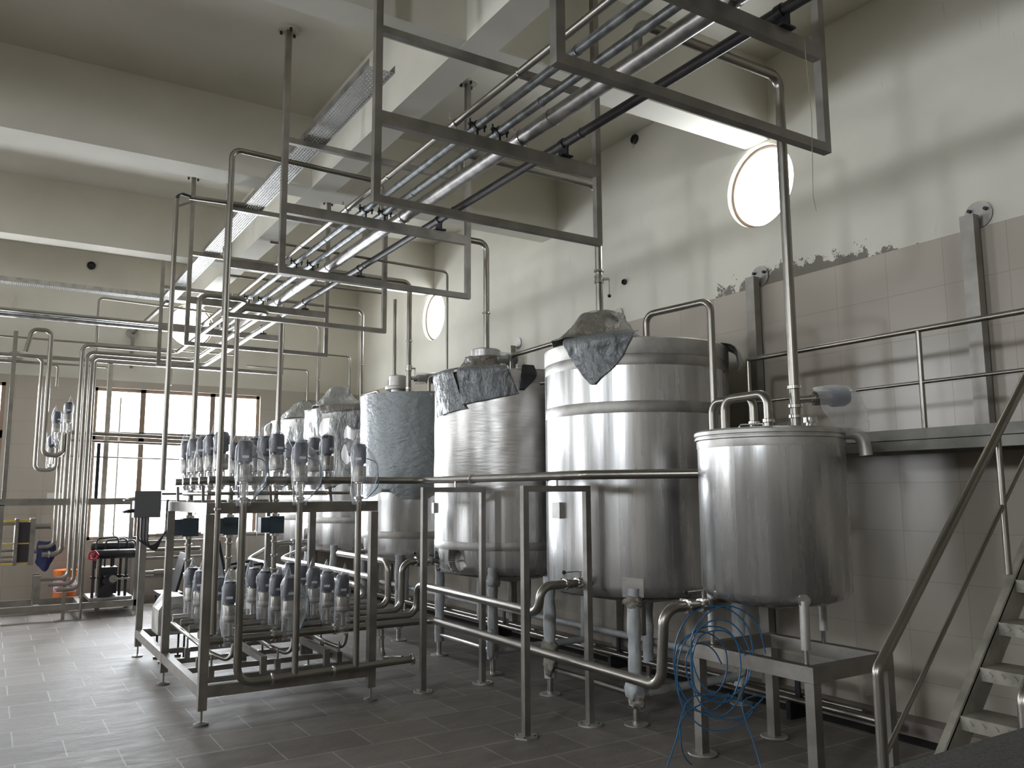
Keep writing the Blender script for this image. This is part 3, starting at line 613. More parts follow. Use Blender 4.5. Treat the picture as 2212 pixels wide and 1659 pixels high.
# T5/T6 foil hoods
cx, cyy = 4.12, 11.1
sheet('silver foil hood draped over the motor of the foil-covered tank',
      [[ringp(d, .03, 3.09) for d in (120, 160, 200, 240, 280, 320)], [ringp(d, .15, 3.06) for d in (120, 160, 200, 240, 280, 320)], [ringp(d, .24, 2.93) for d in (120, 160, 200, 240, 280, 320)], [ringp(d, .36, 2.79) for d in (120, 160, 200, 240, 280, 320)]], 'foil', 51, .05, 8, name='foil_hood', cat='foil cover')
cx, cyy = 4.2, 12.75
sheet('silver foil hood draped over the motor of the farthest tank',
      [[ringp(d, .03, 3.06) for d in (120, 160, 200, 240, 280, 320)], [ringp(d, .16, 3.03) for d in (120, 160, 200, 240, 280, 320)], [ringp(d, .28, 2.90) for d in (120, 160, 200, 240, 280, 320)], [ringp(d, .44, 2.74) for d in (120, 160, 200, 240, 280, 320)]], 'foil', 57, .06, 8, name='foil_hood', cat='foil cover')
sheet('torn foil flap hanging off the left side of the farthest tank',
      [[onT(CY6, .72, A(d), 2.70, .0) for d in (150, 162, 175)], [onT(CY6, .72, A(d), 2.60, .10) for d in (150, 162, 175)], [onT(CY6, .72, A(d), 2.35, .06) for d in (152, 165, 178)], [onT(CY6, .72, A(d), 2.12, .03) for d in (158, 168, 180)]], 'foil', 61, .05, 7, name='foil_flap', cat='foil cover')
sheet('rusty stained sheet edge folded over the rim of the foil-covered tank',
      [[onT(CY5, .735, A(d), 2.80, -.08) for d in (205, 225, 245, 262)], [onT(CY5, .735, A(d), 2.765, .035) for d in (205, 225, 245, 262)], [onT(CY5, .735, A(d), q, .04) for d, q in ((208, 2.66), (225, 2.68), (245, 2.70), (262, 2.71))]], 'tarpd', 66, .02, 7)

# conduits to tank motors
def conduit(label, pts, rad=.013, loc=None): return pipe(label, pts, rad, R=.05, name='motor_conduit', cat='conduit', group='thin conduits down to the tank motors', seg=10)
conduit('thin conduit bending down to the motor of the film-wrapped tank', [(2.1, 7.58, 3.95), (3.98, 7.58, 3.92), (3.98, 7.3, 3.92), (3.98, 7.3, 2.76)][0:2]+[(3.98, 7.58, 2.76)])
conduit('straight conduit down to the bare motor housing of the grey tank', [(4.13, 9.25, 2.98), (4.13, 9.25, 3.98)], .022)
conduit('overhead conduit piece ending above the grey tank motor', [(2.08, 9.4, 4.36), (2.12, 9.4, 4.05), (4.05, 9.4, 4.08)], .016)
conduit('thin conduit bending down to the foil-covered tank motor', [(2.1, 10.9, 3.5), (4.19, 10.9, 3.5), (4.19, 10.9, 2.78)])
conduit('thin conduit bending down to the farthest tank motor', [(3.2, 12.6, 3.52), (4.15, 12.6, 3.52), (4.15, 12.6, 2.75)])

# ------------------------------------------------------------------ pneumatic valve prototypes
def bag_mesh(seed, bulge=0, tip=.085, h=.47, w0=.066):
    g = random.Random(seed); N, Rn = 28, 16; vs = []
    for j in range(Rn+1):
        q = j/Rn; z = -.02+h*q
        rr = w0*(.72+.25*math.sin(min(q*1.6, 1)*PI/2)) if q < .9 else w0*(.97-(q-.9)*6)
        for k in range(N):
            a_ = 2*PI*k/N; d = rr*(1+.22*noise.noise(Vector((math.cos(a_)*1.6, math.sin(a_)*1.6, z*9+seed*3.7)))+.12*noise.noise(Vector((math.cos(a_)*4, math.sin(a_)*4, z*4+seed))))
            if bulge: d += bulge*max(0, math.cos(a_+.6))**2*math.sin(PI*min(1, max(0, (q-.05)/.9)))
            zz = z+ (tip*max(0, math.cos(a_-seed))**6 if j == Rn else tip*.6*max(0, math.cos(a_-seed))**3 if j == Rn-1 else 0)
            vs.append((d*math.cos(a_), d*math.sin(a_), zz))
    top = len(vs); vs.append((0, 0, h-.035)); mb = MB()
    mb.add(vs, [(j*N+k, j*N+(k+1) % N, (j+1)*N+(k+1) % N, (j+1)*N+k) for j in range(Rn) for k in range(N)]+[(Rn*N+k, Rn*N+(k+1) % N, top) for k in range(N)], True)
    return mb
def make_valve(seed, bulge, tubeloop, body=.17, sticker=True):
    t = thing('pneumatic_valve', '', 'valve', (0, 0, 0))
    mb = MB(); mb.lathe([(.026, 0), (.026, .04)], seg=16); ferrule(mb, (0, 0, .03), (0, 0, 1), .026); mb.lathe([(.018, .04), (.016, .07), (.016, .135), (.03, .14), (.03, .15), (.0002, .151)], seg=14)
    for s in (-1, 1): mb.box((s*.024-.004, -.008, .05), (s*.024+.004, .008, .15))
    mb.build('valve_body', 'clamp', t)
    ac = MB().lathe([(.044, .15), (.052, .155), (.052, .262), (.048, .27), (.0002, .271)], seg=24).build('actuator', 'pipe', t)
    MB().lathe([(.0525, .168), (.0532, .17), (.0532, .195), (.0525, .197)], seg=24).build('label_band', 'rim', ac)
    hd = MB().lathe([(.03, .268), (.034, .285), (.050, .292), (.051, .37), (.049, .42), (.041, .436), (.0002, .44)], seg=24).build('control_head', 'cap', t)
    if sticker: MB().box((-.026, -.0525, .315), (.02, -.049, .333)).build('sticker', 'sticker', hd)
    if tubeloop:
        MB().tube(fillet([(.045, 0, .33), (.14, -.03, .30), (.15, -.03, .12), (.06, -.01, .02), (.03, 0, .03)], .06), .0035, 8).build('air_tube', 'tube', t)
    bag_mesh(seed, bulge).build('plastic_bag', 'bag', t, auto=False)
    return t
PV = [make_valve(1, 0, False), make_valve(2.2, .02, False), make_valve(3.9, .07, True), make_valve(5.1, 0, False)]
FV = make_valve(4.4, .10, True)
used = set(); nseed = random.Random(3)
def put_valve(proto, loc, rz, label, group, sc_=1):
    o = proto if id(proto) not in used else copy_tree(proto)
    used.add(id(proto)); o.location = loc; o.rotation_euler.z = rz; o.scale = (sc_, sc_, sc_); o['label'] = label; o['group'] = group; return o
LCX = [1.62, 2.08, 2.52]; LCY = [6.62, 6.97, 7.32, 7.67, 8.03]; UCY = [6.98, 7.33, 7.67, 8.02, 8.38]
rowN = ['front', 'second', 'third', 'fourth', 'rear']; colN = ['left', 'middle', 'right']
for j in range(5):
    for i in range(3):
        put_valve(PV[(i*2+j) % 4 if j else (1, 2, 3)[i]], (LCX[i], LCY[j]+.0, .475), nseed.uniform(-.5, .5),
                  'bagged valve of the lower manifold, %s row, %s column' % (rowN[j], colN[i]), 'bagged valves on the lower manifold', 1.05)
for j in range(5):
    for i in range(3):
        put_valve(PV[(i+j*3+1) % 4], (LCX[i]-.02, UCY[j]+.02, 1.63), nseed.uniform(-.6, .6),
                  'bagged valve of the upper manifold, %s row, %s column' % (rowN[j], colN[i]), 'bagged valves on the upper manifold', 1.08)
VX = [1.57, 1.985, 2.455]
for i, x in enumerate(VX):
    put_valve(FV, (x, 6.14, 1.53), (-.1, .05, -.5)[i], 'bagged valve topping the %s upright pipe on the front of the rack' % colN[i], 'bagged valves on the front upright pipes', 1.03)

# ------------------------------------------------------------------ manifold rack
t = thing('manifold_rack', 'open steel frame on levelling feet holding the two pipe manifolds', 'rack', (2.0, 7.7, 0))
RX0, RX1, RY0, RY1, RYM = 1.36, 2.62, 6.24, 9.15, 7.72
s = .028
for (x, y) in ((RX0, RY0), (RX1, RY0), (RX0, RYM), (RX1, RYM), (RX0, RY1), (RX1, RY1)):
    lg = MB().box((x-s-.002, y-s-.002, .10), (x+s+.002, y+s+.002, 1.453)).build('leg', 'frame', t)
    ft = MB().cyl((x, y, .018), (x, y, .10), .009, 10); ft.lathe([(.05, .0), (.052, .012), (.02, .024)], (x, y, 0), (0, 0, 1), 22); ft.build('levelling_foot', 'matte', lg)
for z0, z1 in ((.185, .265), (1.455, 1.535)):
    for y in (RY0, RY1): MB().box((RX0-s, y-s, z0), (RX1+s, y+s, z1)).build('rail', 'frame', t)
    for x in (RX0, RX1): MB().box((x-s, RY0+s, z0+.001), (x+s, RY1-s, z1-.001)).build('rail', 'frame', t)
for y in (6.62, 7.05, 7.5, 8.0): MB().box((RX0+s, y-.02, .20), (RX1-s, y+.02, .24)).build('cross_bar', 'frame', t)
for x in (1.86, 2.36):
    MB().box((x-.022, 6.5, .325), (x+.022, 7.85, .37)).build('inner_rail', 'frame', t)
    for y in (6.52, 7.1, 7.83): MB().box((x-.022, y-.022, .24), (x+.022, y+.022, .325)).build('inner_post', 'frame', t)
for y in (6.62, 7.05, 7.5):
    for x in (1.50, 2.0, 2.5): MB().box((x-.02, y-.02, .241), (x+.02, y+.02, .32)).cyl((x, y, .32), (x, y, .40), .008, 8).build('stub_post', 'frame', t)
for y in (6.6, 8.7): MB().box((RX0+s, y-.018, 1.47), (RX1-s, y+.018, 1.51)).build('cross_bar', 'frame', t)
# brackets on top
for x in (1.46, 2.0, 2.52):
    for y in (6.98, 8.02): MB().bar((x, y-.04, 1.53), (x, y, 1.66), .022, .022).build('bracket', 'frame', t)
# lower manifold pipes (along X) ------------------------------------
ends = [[(3.32, 6.62, .50), (3.30, 3.40, .50), (3.42, 3.36, .50)], None, None, None, None]
def mclamps(xs, y, z): return [((x, y, z), (1, 0, 0)) for x in xs]
z = .50; rr = .031
pipe('front lower manifold pipe, running past the tanks to the nearest tank valve',
     [(1.47, 6.62, z), (3.34, 6.62, z), (3.30, 3.66, z), (3.30, 3.62, .94), (3.52, 3.60, .94)], rr, R=.1, name='manifold_pipe', group='lower manifold pipes', clamps=mclamps((1.95, 2.45, 2.75), 6.62, z)+[((3.46, 3.605, .94), (1, 0, 0))], loc=(1.47, 6.62, z))
pipe('second lower manifold pipe, stepping up and on to the big bare tank',
     [(1.47, 6.97, z), (3.36, 6.97, z), (3.36, 6.95, .77), (3.28, 4.86, .77), (3.28, 4.84, .95), (3.56, 4.86, .95)], rr, R=.1, name='manifold_pipe', group='lower manifold pipes', clamps=mclamps((2.25,), 6.97, z)+[((3.5, 4.855, .95), (1, 0, 0))], loc=(1.47, 6.97, z))
pipe('third lower manifold pipe, rising to the film-wrapped tank', [(1.47, 7.32, z), (3.36, 7.30, z), (3.36, 7.28, .95), (3.6, 7.27, .95)], rr, R=.1, name='manifold_pipe', group='lower manifold pipes', clamps=[((3.5, 7.273, .95), (1, 0, 0))], loc=(1.47, 7.32, z))
pipe('fourth lower manifold pipe, rising and running back to the grey bubble-wrapped tank', [(1.47, 7.67, z), (3.38, 7.65, z), (3.38, 7.65, .93), (3.36, 9.05, .93), (3.72, 9.05, .93)], rr, R=.1, name='manifold_pipe', group='lower manifold pipes', loc=(1.47, 7.67, z))
pipe('fifth lower manifold pipe, bright clad, running back to the foil-covered tank', [(1.47, 8.03, z), (3.40, 8.03, z), (3.40, 8.05, .74), (3.36, 11.1, .74), (3.7, 11.1, .86)], rr, R=.1, name='manifold_pipe', group='lower manifold pipes', m='clad', loc=(1.47, 8.03, z))
pipe('rearmost lower pipe, bright clad, running back to the farthest tank', [(2.6, 8.38, z), (3.45, 8.38, z), (3.42, 8.5, .62), (3.38, 12.8, .62), (3.7, 12.8, .8)], rr, R=.08, name='manifold_pipe', group='lower manifold pipes', m='clad', loc=(2.6, 8.38, z))
# capped left stubs rounding
for i, x in enumerate(LCX):
    pipe('drip line with rounded end below the lower manifold, %s column' % colN[i], [(x-.1, 8.3, .42), (x-.1, 6.72, .39), (x+.02, 6.62, .34), (x+.04, 6.62, .46)], .018, R=.06, name='drip_pipe', group='drip lines below the lower manifold', loc=(x, 6.7, .34))
# valve tanks end valves
tv = thing('butterfly_valve', 'butterfly valve with black ball lever on the outlet of the nearest tank', 'valve', (3.58, 3.6, .94))
lever_valve(tv, (3.585, 3.59, .94), (1, 0, 0), (0, 0, 1), .028); MB().cyl((3.5, 3.6, .94), (3.74, 3.58, .94), .0275, 16).build('pipe_stub', 'pipe', tv)
tv = thing('butterfly_valve', 'butterfly valve with black ball lever on the outlet of the big bare tank', 'valve', (3.63, 4.86, .95))
lever_valve(tv, (3.64, 4.865, .95), (1, 0, 0), (0, 0, 1), .028); MB().cyl((3.55, 4.86, .95), (3.78, 4.87, .95), .0275, 16).build('pipe_stub', 'pipe', tv)
tv = thing('butterfly_valve', 'butterfly valve at the recess of the film-wrapped tank', 'valve', (3.6, 7.27, .95))
lever_valve(tv, (3.62, 7.268, .95), (1, 0, 0), (0, 0, 1), .026); MB().cyl((3.55, 7.268, .95), (3.8, 7.26, .95), .026, 16).build('pipe_stub', 'pipe', tv)
# upper manifold pipes
zu = 1.71
pipe('front upper manifold pipe that crosses in front of the tanks to the nearest tank', [(1.50, 6.98, zu), (3.42, 6.98, zu), (3.35, 4.42, zu), (3.80, 3.80, zu)], .031, R=.12, name='manifold_pipe', group='upper manifold pipes', loc=(1.5, 6.98, zu), clamps=[((3.395, 6.0, zu), (0, 1, 0))])
for k, y in enumerate(UCY[1:]):
    pipe('%s upper manifold pipe counted from the front, between bagged valves' % ['second', 'third', 'fourth', 'rearmost'][k], [(1.50, y, zu), (2.75, y, zu)], .032, name='manifold_pipe', group='upper manifold pipes', loc=(1.5, y, zu))
for k, y in enumerate((6.72, 8.7)):
    pipe('thin %s support tube along the top of the manifold rack' % ('front' if k == 0 else 'rear'), [(1.44, y, 1.60), (2.60, y, 1.60)], .012, name='support_tube', group='thin tubes on the manifold rack', clamps=[((x, y, 1.60), (1, 0, 0)) for x in (1.7, 2.1, 2.4)])
for i, x in enumerate(LCX):
    pipe('bent vertical branch between the upper pipes and rack, %s column' % colN[i], [(x-.02, 8.45, 1.60), (x-.02, 7.0, 1.60)], .02, name='branch_pipe', group='branch pipes below the upper valves')
# front upright pipes and header
t = thing('header_pipe', 'low header pipe with three uprights across the front of the manifold rack', 'pipe', (1.57, 6.15, .28))
MB().tube(fillet([(VX[0], 6.14, 1.53), (VX[0], 6.14, .27), (2.93, 6.15, .29)], .11, 9), .028, 18).build('tube', 'pipe', t)
for x in VX[1:]: MB().tube([(x, 6.14, 1.53), (x, 6.14, .28)], .0235, 16).build('upright', 'pipe', t)
mb = MB()
for x in (1.82, 2.28): mb.lathe([(.031, -.012), (.040, -.008), (.040, .008), (.031, .012)], (x, 6.15, .277), (1, 0, 0), 20); mb.box((x-.012, 6.14, .232), (x+.012, 6.16, .25))
mb.lathe([(.031, -.01), (.043, -.004), (.043, .012), (.03, .014)], (2.93, 6.15, .29), (1, 0, 0), 22)
mb.build('clamp', 'clamp', t)
pipe('short drop pipe between the front lower pipe and the open header end', [(2.86, 6.60, .47), (2.86, 6.58, .24), (2.88, 6.22, .29)], .021, R=.08, name='drop_pipe', clamps=[((2.86, 6.595, .40), (0, 0, 1))])
pipe('tall thin pipe from the left front of the rack up to the overhead bundle', [(1.40, 6.17, .62), (1.40, 6.17, 4.19), (2.62, 6.17, 4.17), (2.62, 6.17, 3.90)], .021, R=.07, name='riser_pipe', clamps=[((1.40, 6.17, 1.49), (0, 0, 1))])
# flow meters lines
hz = 3.50
tops = [(1.64, 8.36, 2.10, 12.04), (2.03, 8.43, 2.34, 12.13), (2.48, 8.44, 2.52, 12.22)]
for i, (x, y, x2, ye) in enumerate(tops):
    xe = (.93, 1.0, 1.07)[i]; hz = (3.55, 3.47, 3.43)[i]
    pts = [(x, y, .62), (x, y, hz)]+([(x2, y, hz)] if x2-x > .1 else [])+[(x2, ye, hz), (xe, ye, hz), (xe, ye, .55-.08*i), (.62+.1*i, ye, .55-.08*i)]
    t = pipe('%s one of three flow meter pipes rising from the rack towards the far skid' % colN[i], pts, .026, R=.09, name='flow_line', group='flow meter lines', clamps=[((x, y, 1.53), (0, 0, 1)), ((x, y, 1.12), (0, 0, 1)), ((x, y, .98), (0, 0, 1)), ((x, y, .85), (0, 0, 1))], loc=(x, y, .62))
    tm = thing('flow_meter', 'dark grey flow meter block on the %s upright pipe of the rack' % colN[i], 'flow meter', (x, y, 1.2), 'flow meters in the manifold rack')
    MB().box((x-.07, y-.065, 1.20), (x+.075, y+.065, 1.37)).build('housing', 'flow', tm)
    MB().box((x-.155, y-.055, 1.21), (x-.07, y+.055, 1.36)).build('terminal_box', 'flow', tm)
    for z_ in (1.175, 1.372): MB().lathe([(.045, z_), (.045, z_+.025)], (x, y, 0)).build('flange', 'clamp', tm)
    MB().tube(fillet([(x+.04, y-.02, 1.40), (x+.07, y-.03, 1.45), (x+.10, y-.03, 1.44)], .02), .005, 8).build('eye_bolt', 'clamp', tm)
# junction box
t = thing('junction_box', 'grey junction box with rows of cable glands on the left of the rack', 'junction box', (1.2, 7.75, 1.4))
MB().box((1.06, 7.69, 1.40), (1.27, 7.82, 1.625)).build('enclosure', 'jbox', t)
MB().box((1.065, 7.68, 1.405), (1.265, 7.69, 1.62)).build('cover', 'jbox', t)
for k in range(6):
    y = 7.70+.045*(k % 3); zz = 1.56 if k < 3 else 1.46
    g_ = MB().lathe([(.014, 0), (.014, .05), (.009, .055), (.009, .08)], (1.06, y, zz), (-1, 0, -.15), 10).build('cable_gland', 'clamp' if k < 3 else 'blackm', t)
mb = MB()
for k in range(4):
    y = 7.72+.02*k; mb.tube(fillet([(1.10+.03*k, y, 1.40), (1.10+.03*k, y, 1.22-.01*k), (1.22+.01*k, y, 1.13-.015*k), (1.33, y, 1.28), (1.335, y, 1.55)], .08, 6), .0065, 8)
mb.build('cable', 'cable', t)
# low pump in the rack
t = thing('centrifugal_pump', 'grey hooded pump on small feet at the rear left of the rack', 'pump', (1.62, 8.8, .2))
mb = MB(); prof = [(-.15, .27), (-.15, .50), (-.07, .62), (.07, .62), (.15, .50), (.15, .27)]
mb.add([(1.60+a_, 8.62, b_) for a_, b_ in prof]+[(1.60+a_, 8.98, b_) for a_, b_ in prof], [tuple(range(6)), tuple(reversed(range(6, 12)))]+[(i, i+6, (i+1) % 6+6, (i+1) % 6) for i in range(6)]); mb.build('hood', 'rim', t)
MB().lathe([(.125, 0), (.125, .02), (.10, .03), (.095, .09), (.05, .1), (.0002, .1)], (1.60, 8.62, .42), (0, -1, 0), 28).build('pump_head', 'matte', t)
for dx in (-.1, .1):
    for dy in (8.66, 8.94): MB().cyl((1.60+dx, dy, .0), (1.60+dx, dy, .27), .01, 8).lathe([(.03, .0), (.03, .02)], (1.60+dx, dy, 0)).build('foot', 'blackm', t)

# ------------------------------------------------------------------ tall portal frames
def portal(label, x0, x1, y):
    t = thing('pipe_support_frame', label, 'pipe support', ((x0+x1)/2, y, 0), 'goal-shaped pipe support frames')
    for x in (x0, x1):
        MB().box((x-.022, y-.022, .01), (x+.022, y+.022, 1.60)).build('post', 'frame', t)
        MB().lathe([(.085, 0), (.085, .010), (.03, .012)], (x, y, 0), (0, 0, 1), 6 if x == x0 else 24).build('base_plate', 'rim', t)
    MB().box((x0-.022, y-.022, 1.60), (x1+.022, y+.022, 1.642)).build('top_bar', 'frame', t)
    MB().cyl((3.375, y, 1.642), (3.375, y, 1.69), .008, 8).build('pipe_stud', 'clamp', t)
    for x in (x0, x1):
        for k in range(4): MB().cyl((x+.06*math.cos(k*PI/2+.8), y+.06*math.sin(k*PI/2+.8), .01), (x+.06*math.cos(k*PI/2+.8), y+.06*math.sin(k*PI/2+.8), .016), .006, 6).build('base_bolt', 'blackm', t)
portal('goal-shaped steel pipe support with bolted feet beside the manifold rack', 3.08, 3.64, 6.26)
portal('goal-shaped steel pipe support with bolted feet in front of the big bare tank', 3.10, 3.63, 4.76)
# floor braces between tank legs and long pipes by the wall
for (cy_, nm) in ((CY3, 'film-wrapped'), (CY2, 'big bare')):
    pipe('low cross brace between the front legs of the %s tank' % nm, [(3.90, cy_-.48, .20), (3.90, cy_+.48, .20)], .022, 'clad' if nm[0] == 'f' else 'pipe', name='leg_brace', cat='brace', group='low braces between tank legs')
    pipe('wrapped side brace between the near legs of the %s tank' % nm, [(3.94, cy_-.52, .20), (4.90, cy_-.52, .20)], .03, 'tape', name='leg_brace', cat='brace', group='low braces between tank legs')
pipe('long bright steel pipe low behind the tank legs', [(4.93, 3.3, .13), (4.93, 13.2, .13)], .024, name='floor_pipe', group='long pipes low along the right wall', loc=(4.93, 8, .1))
pipe('second long steel pipe low behind the tank legs, nearer the wall', [(5.03, 3.6, .14), (5.03, 13.2, .14)], .022, name='floor_pipe', group='long pipes low along the right wall', loc=(5.03, 8, .1))
pipe('silver-wrapped pipe above the two low pipes along the right wall', [(5.0, 3.9, .30), (5.0, 13.0, .30)], .03, 'tape', name='floor_pipe', group='long pipes low along the right wall', loc=(5.0, 8, .3))
for y in (4.1, 6.1, 8.1): 
    o = MB().box((4.88, y-.02, 0), (5.08, y+.02, .115)).box((4.985, y-.02, .115), (5.0, y+.02, .27)).build('pipe_saddle', 'blackm'); tag(o, 'small black saddle carrying the low pipes behind the %s tank' % {4.1: 'nearest', 6.1: 'big bare', 8.1: 'film-wrapped'}[y], 'pipe support', 'saddles under the low wall pipes')

# ------------------------------------------------------------------ pneumatic valve on T1 riser, blue tubes
def side_valve(label, p, d, k=1.0):
    t = thing('pneumatic_valve', label, 'valve', tuple(p), 'sideways valves on the vent pipes')
    MB().lathe([(.02*k, 0), (.02*k, .06*k), (.034*k, .06*k), (.034*k, .075*k)], p, d, 18).build('valve_body', 'clamp', t)
    MB().lathe([(.037*k, .075*k), (.037*k, .16*k), (.03*k, .165*k)], p, d, 24).build('actuator', 'pipe', t)
    MB().lathe([(.045*k, .16*k), (.05*k, .17*k), (.05*k, .23*k), (.038*k, .255*k), (.0002, .262*k)], p, d, 24).build('control_head', 'cap', t)
    return t
for (p_, nm) in (((4.11, 6.93, 2.905), 'film-wrapped'), ((4.11, 8.73, 2.93), 'grey bubble-wrapped')):
    p_ = Vector(p_); d_ = Vector((1, -.15, .03)).normalized(); t = side_valve('sideways bagged pneumatic valve above the %s tank' % nm, p_, d_, 1.15)
    sheet(None, [[p_+d_*q+Vector((-.03, -.05*c, .065*h_)) for q in (.06, .16, .26, .36)] for c, h_ in ((0, 1.1), (1.2, .5), (1.2, -.5), (.4, -1.2))], 'bag', 73, .02, 5, name='plastic_bag', parent=t, thick=.0005)
d = Vector((.86, -.5, .06)).normalized(); p = Vector((3.95, 3.14, 2.125))
t = side_valve('sideways pneumatic valve on the nearest vent pipe, torn clear bag hanging from it', p, d, 1.15)
sheet(None, [[p+d*q+Vector((0, 0, .065)) for q in (.10, .17, .24, .30)], [p+d*q+Vector((-.05, -.06, .01)) for q in (.10, .17, .25, .33)], [p+d*q+Vector((-.03, -.04, -.08)) for q in (.13, .20, .29, .38)], [p+d*q+Vector((-.01, -.02, -.17)) for q in (.19, .26, .33, .41)], [p+d*q+Vector((.0, .0, -.21)) for q in (.25, .30, .36, .42)]], 'bag', 71, .025, 6, name='plastic_bag', parent=t, thick=.0005)
g = random.Random(5)
def coil(label, ctr, n, R_, drop, seed):
    g = random.Random(seed); pts = []
    for k in range(n*10):
        a_ = 2*PI*k/10; rr = R_*(1+.28*math.sin(a_*.37+seed)); pts.append(Vector((ctr[0]+rr*.8*math.cos(a_)+.02*g.uniform(-1, 1), ctr[1]+rr*.5*math.cos(a_+.15)*-.6, ctr[2]+rr*1.05*math.sin(a_)-.02*k/10)))
    for q in drop: pts.append(Vector(q))
    sm = []
    for i in range(len(pts)-1):
        p0, p1, p2, p3 = pts[max(i-1, 0)], pts[i], pts[i+1], pts[min(i+2, len(pts)-1)]
        for k in range(4):
            q = k/4; sm.append(.5*((2*p1)+(-p0+p2)*q+(2*p0-5*p1+4*p2-p3)*q*q+(-p0+3*p1-3*p2+p3)*q**3))
    sm.append(pts[-1]); o = MB().tube(sm, .0042, 8).build('air_hose', 'tube'); tag(o, label, 'hose', 'blue air hoses on the nearest tank outlet')
coil('loosely looped blue air hose below the nearest tank, its end trailing left on the floor', (3.60, 3.53, .62), 3, .24, [(3.45, 3.56, .45), (3.25, 3.5, .25), (3.1, 3.42, .08), (3.1, 3.2, .006), (3.22, 3.0, .006)], 1.0)
coil('blue air hose looped below the nearest tank, its end hanging straight down', (3.64, 3.50, .66), 2, .27, [(3.72, 3.45, .40), (3.74, 3.4, .2), (3.72, 3.3, .01), (3.58, 3.12, .006)], 2.6)
coil('shortest blue air hose, in small loops below the nearest tank outlet', (3.57, 3.6, .60), 2, .17, [(3.42, 3.6, .35), (3.4, 3.62, .2), (3.5, 3.7, .08), (3.6, 3.75, .006)], 4.1)

# ------------------------------------------------------------------ platform, wall posts, stairs
PX = 4.75; YP0, YP1 = .3, 4.25
t = thing('access_platform', 'raised steel walkway along the right wall with a two-rail guard', 'platform', (5.0, 2.3, 1.84))
MB().box((PX, YB+.5, 1.905), (WX-.01, YP1, 1.97)).build('deck', 'plat', t)
MB().box((PX+.006, YB+.5, 1.84), (PX+.06, YP1, 1.90)).build('edge_beam', 'plat', t)
MB().box((WX-.08, YB+.5, 1.84), (WX-.01, YP1, 1.90)).build('edge_beam', 'plat', t)
def hrail(z): return MB().tube([(PX+.02, 2.06, z), (PX+.02, YP1-.02, z)], .018, 14).build('guard_rail', 'pipe', t)
hrail(2.575); MB().tube([(PX+.02, 2.06, 2.25), (PX+.02, YP1-.02, 2.25)], .012, 12).build('guard_rail', 'pipe', t)
for y in (2.06, 2.88, YP1-.02): MB().tube([(PX+.02, y, 1.97), (PX+.02, y, 2.575)], .016, 14).build('guard_post', 'pipe', t)
for i, y in enumerate((2.80, 4.62)):
    t = thing('wall_hanger_post', 'square steel wall post with round top plate, %s of the round window' % ('to the right' if i == 0 else 'standing left'), 'post', (5.30, y, 1.97), 'square posts bolted to the right wall')
    MB().box((5.265, y-.045, 1.97 if i == 0 else .1), (5.335, y+.045, 3.37)).build('post', 'frame', t)
    MB().lathe([(.09, 0), (.09, .012)], (WX-.012, y-.03, 3.38), (1, 0, 0), 26).build('wall_plate', 'matte', t)
    for k in range(3): MB().cyl((WX-.035, y-.03+.06*math.cos(k*2.1+.6), 3.38+.06*math.sin(k*2.1+.6)), (WX-.012, y-.03+.06*math.cos(k*2.1+.6), 3.38+.06*math.sin(k*2.1+.6)), .012, 8).build('bolt', 'blackm', t)
for y, nm in ((6.49, 'big bare'), (8.4, 'film-wrapped'), (12.0, 'foil-covered')):
    t = thing('wall_hanger_post', 'square wall post showing only its top behind the %s tank' % nm, 'post', (5.30, y, 1.97), 'square posts bolted to the right wall')
    MB().box((5.265, y-.035, .1), (5.335, y+.035, 3.37)).build('post', 'frame', t)
    MB().lathe([(.07, 0), (.07, .012)], (WX-.012, y-.05, 3.40), (1, 0, 0), 20).build('wall_plate', 'matte', t)
# stairs
t = thing('steel_stairs', 'steep steel stairs with tubular handrails climbing to the walkway', 'stairs', (3.3, 1.76, 0))
SY0, SY1 = 1.52, 2.0
def sx(z): return 2.735+z
for y in (SY0-.02, SY1):
    x0, x1 = sx(0), sx(1.93); wd = .17
    mb = MB(); prof = [(x0, 0), (x1, 1.93), (x1+wd, 1.93), (x0+wd, 0)]
    mb.add([(a_, y, b_) for a_, b_ in prof]+[(a_, y+.008, b_) for a_, b_ in prof], [(0, 1, 2, 3), (7, 6, 5, 4)]+[(i, i+4, (i+1) % 4+4, (i+1) % 4) for i in range(4)])
    # channel flange along the front edge
    d_ = (-1 if y < 1.7 else 1)
    prof = [(x0, 0), (x1, 1.93), (x1+.012, 1.93), (x0+.012, 0)]
    y2 = y+d_*.04; mb.add([(a_, y, b_) for a_, b_ in prof]+[(a_, y2, b_) for a_, b_ in prof], [(0, 1, 2, 3), (7, 6, 5, 4)]+[(i, i+4, (i+1) % 4+4, (i+1) % 4) for i in range(4)])
    mb.build('stringer', 'tread', t)
for k in range(1, 12):
    z_ = .171*k
    if z_ > 1.9: break
    mb = MB().box((sx(z_)+.0, SY0-.012, z_-.012), (sx(z_)+.18, SY1, z_)); mb.box((sx(z_), SY0-.012, z_-.055), (sx(z_)+.01, SY1, z_-.012))
    nb = mb
    for j in range(9):
        y = SY0+.03+.05*j; nb.bar((sx(z_)-.002, y, z_-.028), (sx(z_)-.002, y+.014, z_-.014), .004, .007)
    nb.build('step', 'tread', t)
for y in (SY1+.02, SY0-.03):
    def hx(x): return .92+.935*(x-2.92)
    MB().tube(fillet([(2.92, y, .0), (2.92, y, .92), (4.72, y, hx(4.72))], .05), .021, 16).build('handrail', 'pipe', t)
    MB().tube([(2.93, y, .60), (4.70, y, .60+.94*1.77)], .010, 12).build('mid_rail', 'pipe', t)
    MB().tube([(3.92, y, sx(0)*0+1.22), (3.92, y, hx(3.92))], .014, 14).build('rail_post', 'pipe', t)
